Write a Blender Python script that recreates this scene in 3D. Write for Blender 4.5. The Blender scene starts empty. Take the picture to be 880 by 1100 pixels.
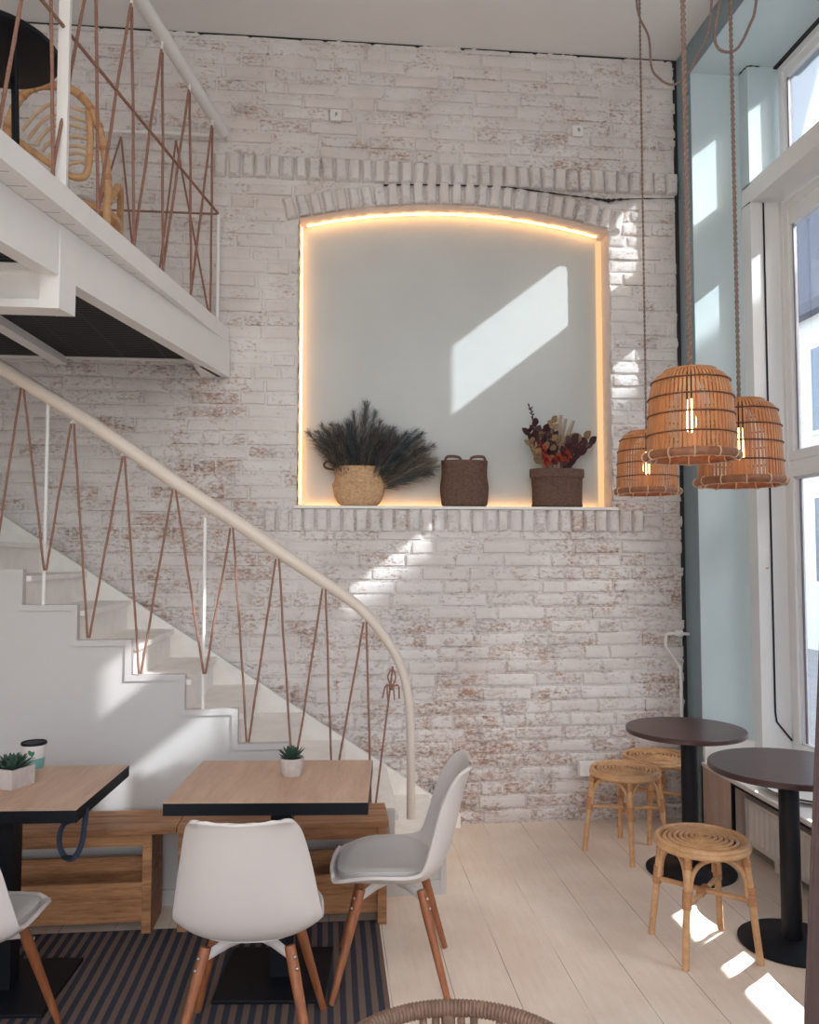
import bpy, bmesh, math, random
from mathutils import Vector, Matrix, Euler, noise
random.seed(7)
PI = math.pi
SC = bpy.context.scene
COL = SC.collection
R = math.radians

# ------------------------------------------------------------------ helpers
class MB:
    """collects shapes; build() links them as one mesh object"""
    def __init__(s): s.v = []; s.f = []; s.sm = []
    def add(s, vs, fs, smooth=False, M=None):
        o = len(s.v)
        for p in vs:
            p = Vector(p)
            s.v.append(tuple(M @ p if M is not None else p))
        for f in fs:
            s.f.append([i + o for i in f]); s.sm.append(smooth)
        return s
    def box(s, c, d, M=None, bev=0.0):
        cx, cy, cz = c; dx, dy, dz = d[0] / 2, d[1] / 2, d[2] / 2
        if bev <= 0:
            vs = [(cx + a * dx, cy + b * dy, cz + e * dz) for a in (-1, 1) for b in (-1, 1) for e in (-1, 1)]
            fs = [(0, 1, 3, 2), (4, 6, 7, 5), (0, 4, 5, 1), (2, 3, 7, 6), (0, 2, 6, 4), (1, 5, 7, 3)]
            return s.add(vs, fs, False, M)
        bm = bmesh.new(); bmesh.ops.create_cube(bm, size=1)
        for v in bm.verts: v.co = Vector((v.co.x * d[0], v.co.y * d[1], v.co.z * d[2])) + Vector(c)
        bmesh.ops.bevel(bm, geom=bm.edges[:], offset=bev, segments=2, profile=.6, affect='EDGES')
        bm.verts.index_update()
        s.add([v.co.copy() for v in bm.verts], [[v.index for v in f.verts] for f in bm.faces], False, M)
        bm.free(); return s
    def bb(s, x0, x1, y0, y1, z0, z1, M=None, bev=0.0):
        return s.box(((x0 + x1) / 2, (y0 + y1) / 2, (z0 + z1) / 2), (abs(x1 - x0), abs(y1 - y0), abs(z1 - z0)), M, bev)
    def tube(s, pts, r, n=8, closed=False, caps=True, M=None, flat=None):
        """tube along pts; r a number or a list; flat=(a,b) scales the section"""
        P = [Vector(p) for p in pts]; m = len(P)
        rr = r if isinstance(r, (list, tuple)) else [r] * m
        T = []
        for i in range(m):
            if closed: t = P[(i + 1) % m] - P[i - 1]
            elif i == 0: t = P[1] - P[0]
            elif i == m - 1: t = P[-1] - P[-2]
            else: t = P[i + 1] - P[i - 1]
            T.append(t.normalized() if t.length > 1e-9 else Vector((0, 0, 1)))
        ref = Vector((0, 0, 1)) if abs(T[0].z) < .9 else Vector((1, 0, 0))
        N = (ref - T[0] * ref.dot(T[0])).normalized()
        vs = []; fs = []
        for i in range(m):
            N = (N - T[i] * N.dot(T[i]))
            if N.length < 1e-6: N = T[i].orthogonal()
            N.normalize(); B = T[i].cross(N)
            for k in range(n):
                a = 2 * PI * k / n
                ca, sa = math.cos(a) * rr[i], math.sin(a) * rr[i]
                if flat: ca *= flat[0]; sa *= flat[1]
                vs.append(P[i] + N * ca + B * sa)
        L = m if closed else m - 1
        for i in range(L):
            j = (i + 1) % m
            for k in range(n):
                k2 = (k + 1) % n
                fs.append((i * n + k, i * n + k2, j * n + k2, j * n + k))
        if caps and not closed:
            fs.append(tuple(range(n))[::-1]); fs.append(tuple((m - 1) * n + k for k in range(n)))
        return s.add(vs, fs, True, M)
    def cyl(s, p0, p1, r0, r1=None, n=16, M=None):
        return s.tube([p0, p1], [r0, r0 if r1 is None else r1], n, M=M)
    def lathe(s, prof, n=32, c=(0, 0, 0), M=None, rf=None, close=False):
        """prof [(r,z)...]; rf(i, a) multiplies r"""
        vs = []; fs = []; m = len(prof)
        for i, (r, z) in enumerate(prof):
            for k in range(n):
                a = 2 * PI * k / n; q = r * (rf(i, a) if rf else 1)
                vs.append((c[0] + q * math.cos(a), c[1] + q * math.sin(a), c[2] + z))
        for i in range(m - 1 + (1 if close else 0)):
            j = (i + 1) % m
            for k in range(n):
                k2 = (k + 1) % n
                fs.append((i * n + k, i * n + k2, j * n + k2, j * n + k))
        if not close:
            if prof[0][0] > 1e-5: fs.append(tuple(range(n))[::-1])
            if prof[-1][0] > 1e-5: fs.append(tuple((m - 1) * n + k for k in range(n)))
        return s.add(vs, fs, True, M)
    def ball(s, c, r, n=10, sc=(1, 1, 1), M=None):
        prof = [(math.sin(PI * i / n) * r, -math.cos(PI * i / n) * r) for i in range(n + 1)]
        T = Matrix.Translation(c) @ Matrix.Diagonal((*sc, 1))
        return s.lathe(prof, n * 2, M=(M @ T if M is not None else T))
    def prism(s, poly, ax, a0, a1, M=None):
        """extrude a 2D polygon along axis ax ('x','y','z')"""
        def P(u, v, w): return {'x': (w, u, v), 'y': (u, w, v), 'z': (u, v, w)}[ax]
        n = len(poly)
        vs = [P(u, v, a0) for u, v in poly] + [P(u, v, a1) for u, v in poly]
        fs = [tuple(range(n)), tuple(range(n, 2 * n))[::-1]]
        for i in range(n):
            j = (i + 1) % n; fs.append((i, i + n, j + n, j))
        return s.add(vs, fs, False, M)
    def build(s, name, m, parent=None, loc=None, ang=40):
        me = bpy.data.meshes.new(name); me.from_pydata(s.v, [], s.f); me.update()
        bm = bmesh.new(); bm.from_mesh(me)
        bmesh.ops.recalc_face_normals(bm, faces=bm.faces[:]); bm.to_mesh(me); bm.free()
        for p, q in zip(me.polygons, s.sm): p.use_smooth = q
        if any(s.sm): me.set_sharp_from_angle(angle=R(ang))
        if m is not None: me.materials.append(m)
        o = bpy.data.objects.new(name, me); COL.objects.link(o)
        if parent is not None: o.parent = parent
        if loc is not None: o.location = loc
        return o

def tag(o, label=None, cat=None, group=None, kind=None):
    if label: o['label'] = label
    if cat: o['category'] = cat
    if group: o['group'] = group
    if kind: o['kind'] = kind
    return o
def thing(name, label, cat, loc=(0, 0, 0), rz=0, group=None):
    o = bpy.data.objects.new(name, None); COL.objects.link(o); o.empty_display_size = .1
    o.location = loc; o.rotation_euler = (0, 0, rz)
    return tag(o, label, cat, group)
def dup(o, parent=None):
    c = o.copy(); COL.objects.link(c)
    if parent is not None: c.parent = parent
    for ch in list(o.children): dup(ch, c)
    return c
def lerp(a, b, t): return Vector(a).lerp(Vector(b), t)
def arc(c, r, a0, a1, n, plane='xz'):
    out = []
    for i in range(n + 1):
        a = a0 + (a1 - a0) * i / n
        u, v = r * math.cos(a), r * math.sin(a)
        out.append({'xz': (c[0] + u, c[1], c[2] + v), 'xy': (c[0] + u, c[1] + v, c[2]), 'yz': (c[0], c[1] + u, c[2] + v)}[plane])
    return out
def smooth_path(pts, n=6, closed=False):
    P = [Vector(p) for p in pts]; out = []; m = len(P)
    for i in range(m if closed else m - 1):
        if closed: a, b, c, d = P[i - 1], P[i], P[(i + 1) % m], P[(i + 2) % m]
        else: a, b, c, d = P[max(i - 1, 0)], P[i], P[i + 1], P[min(i + 2, m - 1)]
        for k in range(n):
            t = k / n
            out.append(.5 * ((2 * b) + (c - a) * t + (2 * a - 5 * b + 4 * c - d) * t * t + (-a + 3 * b - 3 * c + d) * t ** 3))
    if not closed: out.append(P[-1])
    return out

# ------------------------------------------------------------------ materials
def srgb(r, g, b):
    f = lambda c: (c / 255 / 12.92) if c / 255 <= .04045 else ((c / 255 + .055) / 1.055) ** 2.4
    return (f(r), f(g), f(b), 1)
class NT:
    def __init__(s, name):
        s.m = bpy.data.materials.new(name); s.m.use_nodes = True
        s.t = s.m.node_tree; s.t.nodes.clear()
        s.out = s.n('ShaderNodeOutputMaterial')
    def n(s, typ, **kw):
        o = s.t.nodes.new(typ)
        for k, v in kw.items():
            if k.startswith('i_'): o.inputs[k[2:]].default_value = v
            else: setattr(o, k, v)
        return o
    def l(s, a, b): s.t.links.new(a, b)
    def coord(s, scale=(1, 1, 1), obj=True):
        c = s.n('ShaderNodeTexCoord'); m = s.n('ShaderNodeMapping')
        s.l(c.outputs['Object' if obj else 'Generated'], m.inputs['Vector']); m.inputs['Scale'].default_value = scale
        return m.outputs[0]
    def noise(s, vec, scale, detail=4, rough=.55):
        o = s.n('ShaderNodeTexNoise'); s.l(vec, o.inputs['Vector'])
        o.inputs['Scale'].default_value = scale; o.inputs['Detail'].default_value = detail; o.inputs['Roughness'].default_value = rough
        return o.outputs['Fac']
    def ramp(s, fac, stops):
        o = s.n('ShaderNodeValToRGB'); s.l(fac, o.inputs[0]); e = o.color_ramp.elements
        while len(e) < len(stops): e.new(.5)
        for q, (p, c) in zip(e, stops):
            q.position = p; q.color = c if len(c) == 4 else (*c, 1)
        return o.outputs[0]
    def mix(s, fac, a, b, blend='MIX'):
        o = s.n('ShaderNodeMix', data_type='RGBA', blend_type=blend)
        for i, v in ((0, fac), (6, a), (7, b)):
            if hasattr(v, 'links') or hasattr(v, 'is_linked'): s.l(v, o.inputs[i])
            else: o.inputs[i].default_value = v
        return o.outputs[2]
    def math(s, op, a, b=0.0, clamp=False):
        o = s.n('ShaderNodeMath', operation=op, use_clamp=clamp)
        for i, v in ((0, a), (1, b)):
            if hasattr(v, 'is_linked'): s.l(v, o.inputs[i])
            else: o.inputs[i].default_value = v
        return o.outputs[0]
    def bsdf(s, color, rough=.6, metal=0, bump=None, bstr=.3, bdist=.01, spec=.5, **kw):
        b = s.n('ShaderNodeBsdfPrincipled')
        if hasattr(color, 'is_linked'): s.l(color, b.inputs['Base Color'])
        else: b.inputs['Base Color'].default_value = color
        if hasattr(rough, 'is_linked'): s.l(rough, b.inputs['Roughness'])
        else: b.inputs['Roughness'].default_value = rough
        b.inputs['Metallic'].default_value = metal; b.inputs['Specular IOR Level'].default_value = spec
        for k, v in kw.items(): b.inputs[k.replace('_', ' ')].default_value = v
        if bump is not None:
            u = s.n('ShaderNodeBump'); u.inputs['Strength'].default_value = bstr; u.inputs['Distance'].default_value = bdist
            s.l(bump, u.inputs['Height']); s.l(u.outputs[0], b.inputs['Normal'])
        s.l(b.outputs[0], s.out.inputs[0]); return s.m
def plain(name, col, rough=.6, metal=0, var=.06, scale=8, bstr=.05, spec=.5, **kw):
    t = NT(name); c = t.coord(); n = t.noise(c, scale, 5)
    lo = tuple(max(0, x * (1 - var)) for x in col[:3]) + (1,); hi = tuple(min(1, x * (1 + var)) for x in col[:3]) + (1,)
    f = t.noise(c, scale * 14, 3)
    return t.bsdf(t.ramp(n, [(.3, lo), (.7, hi)]), rough, metal, f, bstr, .004, spec, **kw)
def wood(name, a, b, sc=(1, 14, 14), rough=.5, scale=3.0, bstr=.12):
    t = NT(name); v = t.coord(sc); n = t.noise(v, scale, 6, .6); n2 = t.noise(v, scale * 6, 3)
    c = t.ramp(n, [(.32, a), (.68, b)]); c = t.mix(.25, c, t.ramp(n2, [(.35, a), (.65, b)]))
    return t.bsdf(c, rough, 0, n2, bstr, .003)
M = {}
def brick_mat(name, wear=1.0, mortar=False):
    t = NT(name); co = t.coord(); st = t.coord((1, 1, 1.75))
    geo = t.n('ShaderNodeNewGeometry'); isl = geo.outputs['Random Per Island']
    big = t.noise(co, 1.1, 2); med = t.noise(st, 7.5, 4); fine = t.noise(st, 36, 6, .72)
    white = t.ramp(t.noise(co, 3, 4), [(.3, srgb(212, 203, 200)), (.7, srgb(232, 227, 225))])
    white = t.mix(.22, white, t.ramp(isl, [(0, srgb(214, 198, 190)), (.5, srgb(232, 228, 226)), (1, srgb(222, 224, 226))]))
    sep = t.n('ShaderNodeSeparateXYZ'); t.l(co, sep.inputs[0])
    low = t.n('ShaderNodeMapRange', i_0=0) if False else t.n('ShaderNodeMapRange')
    t.l(sep.outputs['Z'], low.inputs['Value']); low.inputs['From Min'].default_value = 2.9; low.inputs['From Max'].default_value = .6
    low.inputs['To Min'].default_value = 0; low.inputs['To Max'].default_value = 1
    m = t.math('ADD', t.math('MULTIPLY', fine, .98), t.math('MULTIPLY', med, .42))
    m = t.math('ADD', m, t.math('MULTIPLY', big, .28))
    m = t.math('ADD', m, t.math('MULTIPLY', isl, .16))
    m = t.math('ADD', m, t.math('MULTIPLY', low.outputs[0], .075))
    m1 = t.ramp(t.math('MULTIPLY', m, .5), [(.488, (0, 0, 0)), (.54, (1, 1, 1))])
    tint = t.ramp(t.noise(co, 6, 3), [(.3, srgb(168, 158, 154)), (.46, srgb(190, 168, 156)), (.58, srgb(182, 152, 136)), (.72, srgb(168, 122, 96))])
    c = t.mix(t.math('MULTIPLY', m1, .74 * wear), white, tint)
    m2 = t.ramp(t.math('MULTIPLY', m, .5), [(.555, (0, 0, 0)), (.585, (1, 1, 1))])
    c = t.mix(t.math('MULTIPLY', m2, .75 * wear), c, t.ramp(t.noise(co, 9, 2), [(.4, srgb(112, 98, 94)), (.6, srgb(160, 108, 80))]))
    h = t.math('ADD', t.math('MULTIPLY', t.noise(co, 28, 5, .65), 1.0), t.math('MULTIPLY', m1, -.35))
    return t.bsdf(c, .75, 0, h, .5, .006, .3)
M['brick'] = brick_mat('whitewashed_brick')
M['soldier'] = brick_mat('whitewashed_soldier_brick', .55)
M['mortar'] = brick_mat('whitewashed_mortar', .7)
M['panel'] = plain('niche_plaster', srgb(196, 200, 200), .75, var=.03, scale=3, bstr=.04)
M['ceiling'] = plain('ceiling_paint', srgb(236, 234, 232), .85, var=.02, scale=2)
M['white'] = plain('white_paint', srgb(236, 233, 230), .5, var=.02, scale=4, bstr=.04)
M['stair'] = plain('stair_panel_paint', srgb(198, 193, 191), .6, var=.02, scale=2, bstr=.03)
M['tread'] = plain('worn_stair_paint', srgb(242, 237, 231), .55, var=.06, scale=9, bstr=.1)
def deck_mat():
    t = NT('white_boards_with_grooves'); c = t.coord(); q = t.n('ShaderNodeSeparateXYZ'); t.l(c, q.inputs[0])
    f = t.math('FRACT', t.math('MULTIPLY', q.outputs['Y'], 1 / .108)); k = t.ramp(f, [(.0, (0, 0, 0)), (.02, (0, 0, 0)), (.03, (1, 1, 1)), (.97, (1, 1, 1)), (.985, (0, 0, 0))])
    return t.bsdf(t.mix(k, srgb(168, 160, 154), srgb(236, 233, 230)), .55, 0, k, .5, .004)
M['decking'] = deck_mat()
M['cream'] = plain('cream_rail_paint', srgb(222, 208, 196), .4, var=.02)
M['blue'] = plain('pale_blue_wall_paint', srgb(198, 213, 217), .6, var=.03, scale=3)
M['bluedark'] = plain('blue_grey_pier_paint', srgb(132, 150, 158), .6, var=.03, scale=3)
M['frame'] = plain('window_frame_paint', srgb(232, 231, 231), .4, var=.015)
M['black'] = plain('matt_black_metal', (.006, .007, .011, 1), .5, var=.1, spec=.25)
M['blackedge'] = plain('black_edge_band', (.006, .007, .010, 1), .55, var=.1, spec=.2)
M['navystrap'] = plain('navy_webbing', (.012, .02, .045, 1), .8, var=.2, scale=60)
M['charcoal'] = plain('dark_underside', (.012, .012, .014, 1), .8, var=.3, scale=20)
M['gap'] = plain('dark_gap', (.03, .03, .032, 1), .9)
M['shell'] = plain('white_plastic', srgb(214, 205, 201), .38, var=.01, bstr=.0)
M['cushion'] = plain('pale_seat_pad', srgb(206, 202, 200), .55, var=.02)
M['chairleg'] = wood('oiled_beech_leg', srgb(128, 72, 44), srgb(172, 108, 70), (14, 14, 1), .45)
M['laminate'] = wood('oak_laminate', srgb(188, 150, 125), srgb(214, 180, 155), (9, 1, 9), .45, 2.2, .03)
M['bench'] = wood('acacia_bench', srgb(122, 74, 46), srgb(202, 148, 102), (1.2, 12, 12), .5, 2.4)
M['bistro'] = wood('dark_stained_top', srgb(62, 42, 42), srgb(86, 60, 58), (1, 7, 7), .32, 2.4, .03)
M['metal'] = plain('brushed_metal', (.55, .55, .55, 1), .35, 1)
M['rattan'] = wood('honey_rattan', srgb(188, 136, 92), srgb(226, 182, 136), (6, 6, 6), .42, 2.5, .1)
M['rattanwrap'] = wood('rattan_binding', srgb(168, 112, 72), srgb(206, 154, 108), (3, 3, 60), .45, 2.5, .3)
M['rattanpale'] = wood('pale_rattan', srgb(206, 168, 130), srgb(232, 204, 172), (6, 6, 6), .45, 2.5, .1)
M['rattandark'] = wood('brown_rattan', srgb(96, 72, 60), srgb(150, 118, 100), (6, 6, 6), .5, 2.5, .15)
M['bamboo'] = wood('bamboo_slat', srgb(176, 114, 70), srgb(212, 154, 104), (20, 20, 2), .5, 2.5, .08)
M['bamboodark'] = wood('bamboo_binding', srgb(88, 52, 34), srgb(126, 80, 54), (20, 20, 20), .6, 2.5, .1)
M['rimband'] = wood('split_bamboo_band', srgb(126, 78, 54), srgb(168, 112, 80), (20, 20, 20), .5, 2.5, .1)
M['rope'] = wood('copper_brown_rope', srgb(128, 90, 77), srgb(168, 125, 108), (40, 40, 40), .8, 3, .4)
M['cordm'] = wood('twisted_cord', srgb(110, 84, 76), srgb(168, 146, 136), (60, 60, 60), .8, 3, .4)
M['basket'] = wood('natural_seagrass', srgb(172, 130, 92), srgb(218, 182, 142), (18, 18, 30), .7, 3, .3)
M['basketdark'] = wood('brown_seagrass', srgb(74, 52, 42), srgb(118, 88, 72), (18, 18, 30), .75, 3, .4)
M['pampas'] = wood('dark_pampas', srgb(66, 62, 62), srgb(122, 114, 108), (6, 6, 6), .9, 3, 0)
M['pampasb'] = wood('blue_green_pampas', srgb(56, 66, 74), srgb(100, 110, 112), (6, 6, 6), .9, 3, 0)
M['pampaspale'] = wood('straw_pampas', srgb(110, 102, 92), srgb(150, 140, 126), (6, 6, 6), .9, 3, 0)
M['burgundy'] = plain('dried_burgundy_leaf', srgb(72, 40, 46), .7, var=.3, scale=20)
M['coral'] = plain('dried_coral_flower', srgb(176, 78, 60), .8, var=.25, scale=30)
M['strawleaf'] = plain('dried_straw_leaf', srgb(150, 124, 96), .8, var=.2, scale=30)
M['succulent'] = plain('succulent_green', srgb(60, 84, 72), .5, var=.3, scale=25)
M['pot'] = plain('ribbed_grey_pot', srgb(196, 184, 178), .7, var=.12, scale=40)
M['soil'] = plain('dark_soil', srgb(48, 38, 34), .95, var=.3, scale=60)
M['cup'] = plain('white_card_cup', srgb(226, 220, 216), .6, var=.01)
M['teal'] = plain('teal_band', srgb(118, 176, 170), .6, var=.02)
M['green'] = plain('green_print', srgb(64, 130, 92), .6, var=.05)
M['curtain'] = plain('brown_curtain_cloth', srgb(92, 72, 70), .9, var=.05, scale=30)
M['tarp'] = plain('white_enamel', srgb(230, 228, 226), .35, var=.01)
M['radiator'] = plain('radiator_enamel', srgb(226, 218, 210), .45, var=.015)
M['housewall'] = plain('pale_render', srgb(226, 226, 228), .85, var=.03, scale=2)
M['slate'] = plain('slate_roof', srgb(92, 94, 108), .7, var=.15, scale=6)
M['pave'] = plain('street_paving', srgb(150, 148, 146), .9, var=.1, scale=4)
M['darkglass'] = plain('facade_glass', srgb(110, 122, 140), .08, var=.1)
def glass(name, tint=(.93, .96, .97, 1), gl=.10):
    t = NT(name); a = t.n('ShaderNodeBsdfTransparent'); a.inputs[0].default_value = tint
    g = t.n('ShaderNodeBsdfGlossy'); g.inputs['Roughness'].default_value = .02
    fr = t.n('ShaderNodeLayerWeight'); fr.inputs['Blend'].default_value = .12
    m = t.n('ShaderNodeMixShader'); t.l(t.math('MULTIPLY', fr.outputs['Fresnel'], .8), m.inputs[0])
    t.l(a.outputs[0], m.inputs[1]); t.l(g.outputs[0], m.inputs[2]); t.l(m.outputs[0], t.out.inputs[0]); return t.m
M['glass'] = glass('window_glass')
def emit(name, col, st):
    t = NT(name); e = t.n('ShaderNodeEmission'); e.inputs[0].default_value = (*col, 1); e.inputs[1].default_value = st
    t.l(e.outputs[0], t.out.inputs[0]); return t.m
M['led'] = emit('warm_led', (1.0, .48, .16), 11)
M['ledlow'] = emit('warm_led_ledge', (1.0, .47, .16), 9)
M['ledside'] = emit('warm_led_side', (1.0, .48, .17), 7)
M['leddim'] = emit('frosted_led_profile', (1.0, .56, .27), .95)
M['bulb'] = emit('filament_bulb', (1.0, .50, .18), 11)
def floor_mat():
    t = NT('whitewashed_boards'); c = t.coord()
    rot = t.n('ShaderNodeMapping'); t.l(c, rot.inputs[0]); rot.inputs['Rotation'].default_value = (0, 0, R(90))
    b = t.n('ShaderNodeTexBrick'); t.l(rot.outputs[0], b.inputs['Vector'])
    b.inputs['Color1'].default_value = (.25, .25, .25, 1); b.inputs['Color2'].default_value = (.75, .75, .75, 1); b.inputs['Mortar'].default_value = (0, 0, 0, 1)
    b.inputs['Scale'].default_value = 1; b.inputs['Brick Width'].default_value = 60; b.inputs['Row Height'].default_value = .232
    b.inputs['Mortar Size'].default_value = .0016; b.inputs['Mortar Smooth'].default_value = .3; b.offset = .37
    st = t.coord((16, 1.2, 1)); g = t.noise(st, 3, 6, .6); p = t.noise(c, 2.2, 4); q = t.noise(c, 18, 5, .7)
    base = t.ramp(g, [(.3, srgb(224, 205, 187)), (.7, srgb(238, 223, 207))])
    base = t.mix(.45, base, t.ramp(p, [(.35, srgb(220, 194, 175)), (.65, srgb(242, 230, 215))]))
    base = t.mix(t.math('MULTIPLY', t.ramp(q, [(.60, (0, 0, 0)), (.72, (1, 1, 1))]), .22), base, srgb(168, 136, 112))
    base = t.mix(.05, base, b.outputs['Color'], 'OVERLAY')
    br = t.ramp(t.noise(c, 1.7, 3), [(.40, (0, 0, 0)), (.55, (1, 1, 1))])
    base = t.mix(t.math('MULTIPLY', t.math('MULTIPLY', b.outputs['Fac'], br), .8), base, srgb(98, 78, 66))
    base = t.mix(t.math('MULTIPLY', b.outputs['Fac'], .14), base, srgb(120, 98, 84))
    h = t.math('SUBTRACT', t.math('MULTIPLY', g, .4), b.outputs['Fac'])
    return t.bsdf(base, .5, 0, h, .25, .004, .4)
M['floor'] = floor_mat()
def rug_mat():
    t = NT('striped_rug'); c = t.coord(); s = t.n('ShaderNodeSeparateXYZ'); t.l(c, s.inputs[0])
    f = t.math('FRACT', t.math('MULTIPLY', t.math('ADD', s.outputs['X'], t.math('MULTIPLY', t.noise(c, 2.5, 2), .006)), 1 / .046))
    k = t.ramp(f, [(.46, (0, 0, 0)), (.54, (1, 1, 1))])
    fib = t.noise(t.coord((60, 60, 10)), 4, 4, .7)
    a = t.ramp(fib, [(.3, srgb(50, 52, 62)), (.7, srgb(68, 70, 80))]); b = t.ramp(fib, [(.3, srgb(100, 83, 76)), (.7, srgb(130, 109, 100))])
    return t.bsdf(t.mix(k, a, b), .95, 0, fib, .6, .004, .1)
M['rug'] = rug_mat()
def under_mat():
    t = NT('black_bamboo_lining'); c = t.coord()
    w = t.n('ShaderNodeTexWave', wave_type='BANDS', bands_direction='Y'); t.l(c, w.inputs[0]); w.inputs['Scale'].default_value = 9
    w.inputs['Distortion'].default_value = .6
    col = t.ramp(w.outputs['Fac'], [(.2, srgb(14, 13, 15)), (.9, srgb(34, 30, 33))])
    x = t.n('ShaderNodeTexWave', wave_type='BANDS', bands_direction='X'); t.l(c, x.inputs[0]); x.inputs['Scale'].default_value = 1.3
    col = t.mix(t.ramp(x.outputs['Fac'], [(.992, (0, 0, 0)), (.999, (1, 1, 1))]), col, srgb(64, 52, 52))
    return t.bsdf(col, .7, 0, w.outputs['Fac'], .5, .01)
M['under'] = under_mat()

# ------------------------------------------------------------------ camera
YAW, PITCH, CZ, FPX = R(5.5), R(3.1), 1.62, 880.0
cam = bpy.data.cameras.new('camera'); co = bpy.data.objects.new('camera', cam); COL.objects.link(co)
co.location = (0, 0, CZ); co.rotation_euler = (R(90) + PITCH, 0, -YAW)
cam.sensor_fit = 'VERTICAL'; cam.sensor_height = 36; cam.lens = 36 * FPX / 1100; cam.clip_start = .05; cam.clip_end = 200
SC.camera = co
FW = Vector((math.sin(YAW) * math.cos(PITCH), math.cos(YAW) * math.cos(PITCH), math.sin(PITCH)))
RT = Vector((math.cos(YAW), -math.sin(YAW), 0)); UP = RT.cross(FW)
def at(px, py, ax, v):
    """the point of the photograph's ray (px,py) lying on the plane ax = v (survey of the room)"""
    d = FW + RT * ((px - 440) / FPX) - UP * ((py - 550) / FPX); o = Vector((0, 0, CZ)); i = 'xyz'.index(ax)
    return o + d * ((v - o[i]) / d[i])

# ------------------------------------------------------------------ room shell
YW, XR, ZC = 5.0, 2.23, 4.85
XL, YB = -3.6, -2.6
floor = MB().bb(XL - .2, 3.0, YB - .2, 5.4, -.12, 0).build('floor', M['floor']); tag(floor, kind='structure')
ceil = MB().bb(XL - .2, XR + .005, YB - .2, 5.4, ZC, ZC + .15).build('ceiling', M['ceiling']); tag(ceil, kind='structure')
# back wall: mortar bed with the arched niche left open, brick relief in front of it
NX0, NX1, NZ0 = -.205, 1.765, 1.915
cxN = (NX0 + NX1) / 2; HW = (NX1 - NX0) / 2; SAG = .125; AR = (HW * HW + SAG * SAG) / (2 * SAG); ZS = 3.70; acz = ZS + SAG - AR
def arch_z(x, off=0): return acz + math.sqrt(max((AR + off) ** 2 - (x - cxN) ** 2, 0))
wb = MB(); y0 = YW + .001
wb.bb(XL, NX0, y0, 5.35, 0, ZC); wb.bb(NX1, XR + .6, y0, 5.35, 0, ZC); wb.bb(NX0, NX1, y0, 5.35, 0, NZ0)
xs = [NX0 + (NX1 - NX0) * i / 28 for i in range(29)]
wb.prism([(x, arch_z(x)) for x in xs] + [(NX1, ZC), (NX0, ZC)], 'y', y0, 5.35)
wall = wb.build('wall_back', M['mortar']); tag(wall, kind='structure')
def brick(mb, c, w, h, rot, P, nx, nz, seed):
    """one brick face: a cushion-shaped relief centred at c, rough and slightly tilted"""
    rng = random.Random(seed); tx, tz = rng.uniform(-.06, .06) * .1, rng.uniform(-.12, .12) * .1
    vs = []; ca, sa = math.cos(rot), math.sin(rot); o = Vector((rng.uniform(0, 90), rng.uniform(0, 90), 0)); er = .017
    def stops(L, n):
        a = [0, er * .35 / L, er / L]; m = [er / L + (1 - 2 * er / L) * i / n for i in range(1, n)]
        return a + m + [1 - q for q in a[::-1]]
    us, ws = stops(w, nx), stops(h, nz)
    for b in ws:
        for a in us:
            x, z = (a - .5) * w, (b - .5) * h
            e = min(min(a, 1 - a) * w, min(b, 1 - b) * h) / er
            e = min(e, 1); f = math.sqrt(max(0, 1 - (1 - e) ** 2))
            p = Vector((x * 26, z * 26, 0)) + o
            d = P * f + f * (.0042 * noise.noise(p * .8) + .0026 * noise.noise(p * 2.7)) + tx * x / w + tz * z / h
            jx = .0045 * noise.noise(p * .9 + Vector((7, 3, 1))); jz = .004 * noise.noise(p * .9 + Vector((1, 9, 4)))
            if e < .99: pass
            else: jx *= .3; jz *= .3
            X, Z = x + jx, z + jz
            vs.append((c[0] + X * ca - Z * sa, YW + .005 - max(d, 0) if e > 0 else YW + .006, c[1] + X * sa + Z * ca))
    n = len(us); fs = []
    for j in range(len(ws) - 1):
        for i in range(n - 1): fs.append((j * n + i, j * n + i + 1, (j + 1) * n + i + 1, (j + 1) * n + i))
    mb.add(vs, fs, True)
bk = MB(); sd = 0; CH = .0815
BX0, BX1 = -3.3, XR
def blocked(x0, x1, z0, z1):
    """clips a stretcher row against the niche, its sill, arch and the soldier band"""
    spans = [(x0, x1)]
    def cut(a, b):
        nonlocal spans; out = []
        for s0, s1 in spans:
            if b <= s0 or a >= s1: out.append((s0, s1)); continue
            if a - s0 > .045: out.append((s0, a))
            if s1 - b > .045: out.append((b, s1))
        spans = out
    zm = (z0 + z1) / 2
    if 1.765 < zm < 1.915: cut(-.405, 1.96)
    if 1.915 <= zm < 3.72: cut(NX0, NX1)
    if 3.70 <= zm < 3.965:
        # width of the arch ring at this height
        a = [x for x in [cxN - 1.25 + .01 * i for i in range(251)] if zm < arch_z(x, .15) and abs(x - cxN) < HW + .085]
        if a: cut(min(a), max(a))
    if 3.945 < zm < 4.09: cut(-.72, XR)
    return [(a + .001, b - .001) for a, b in spans]
z = 0.01; row = 0
while z < ZC - .02:
    h = CH - .0075
    x = BX0 - random.uniform(0, .25)
    while x < BX1:
        L = .298 if (random.random() < .74) else .150
        L += random.uniform(-.014, .014)
        for a, b in blocked(x + .0, min(x + L - .0075, BX1 - random.uniform(.004, .03)), z, z + h):
            if b - a > .03 and a < BX1:
                sd += 1
                P = .0145 + random.uniform(-.004, .004)
                brick(bk, ((a + b) / 2, z + h / 2 + random.uniform(-.0025, .0025)), b - a, h + random.uniform(-.003, .004), random.uniform(-.008, .008), P, max(2, int((b - a) / .03)), 3, sd)
        x += L
    z += CH; row += 1
bk.build('brickwork', M['brick'], wall)
sb = MB()
x = -.40
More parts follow.
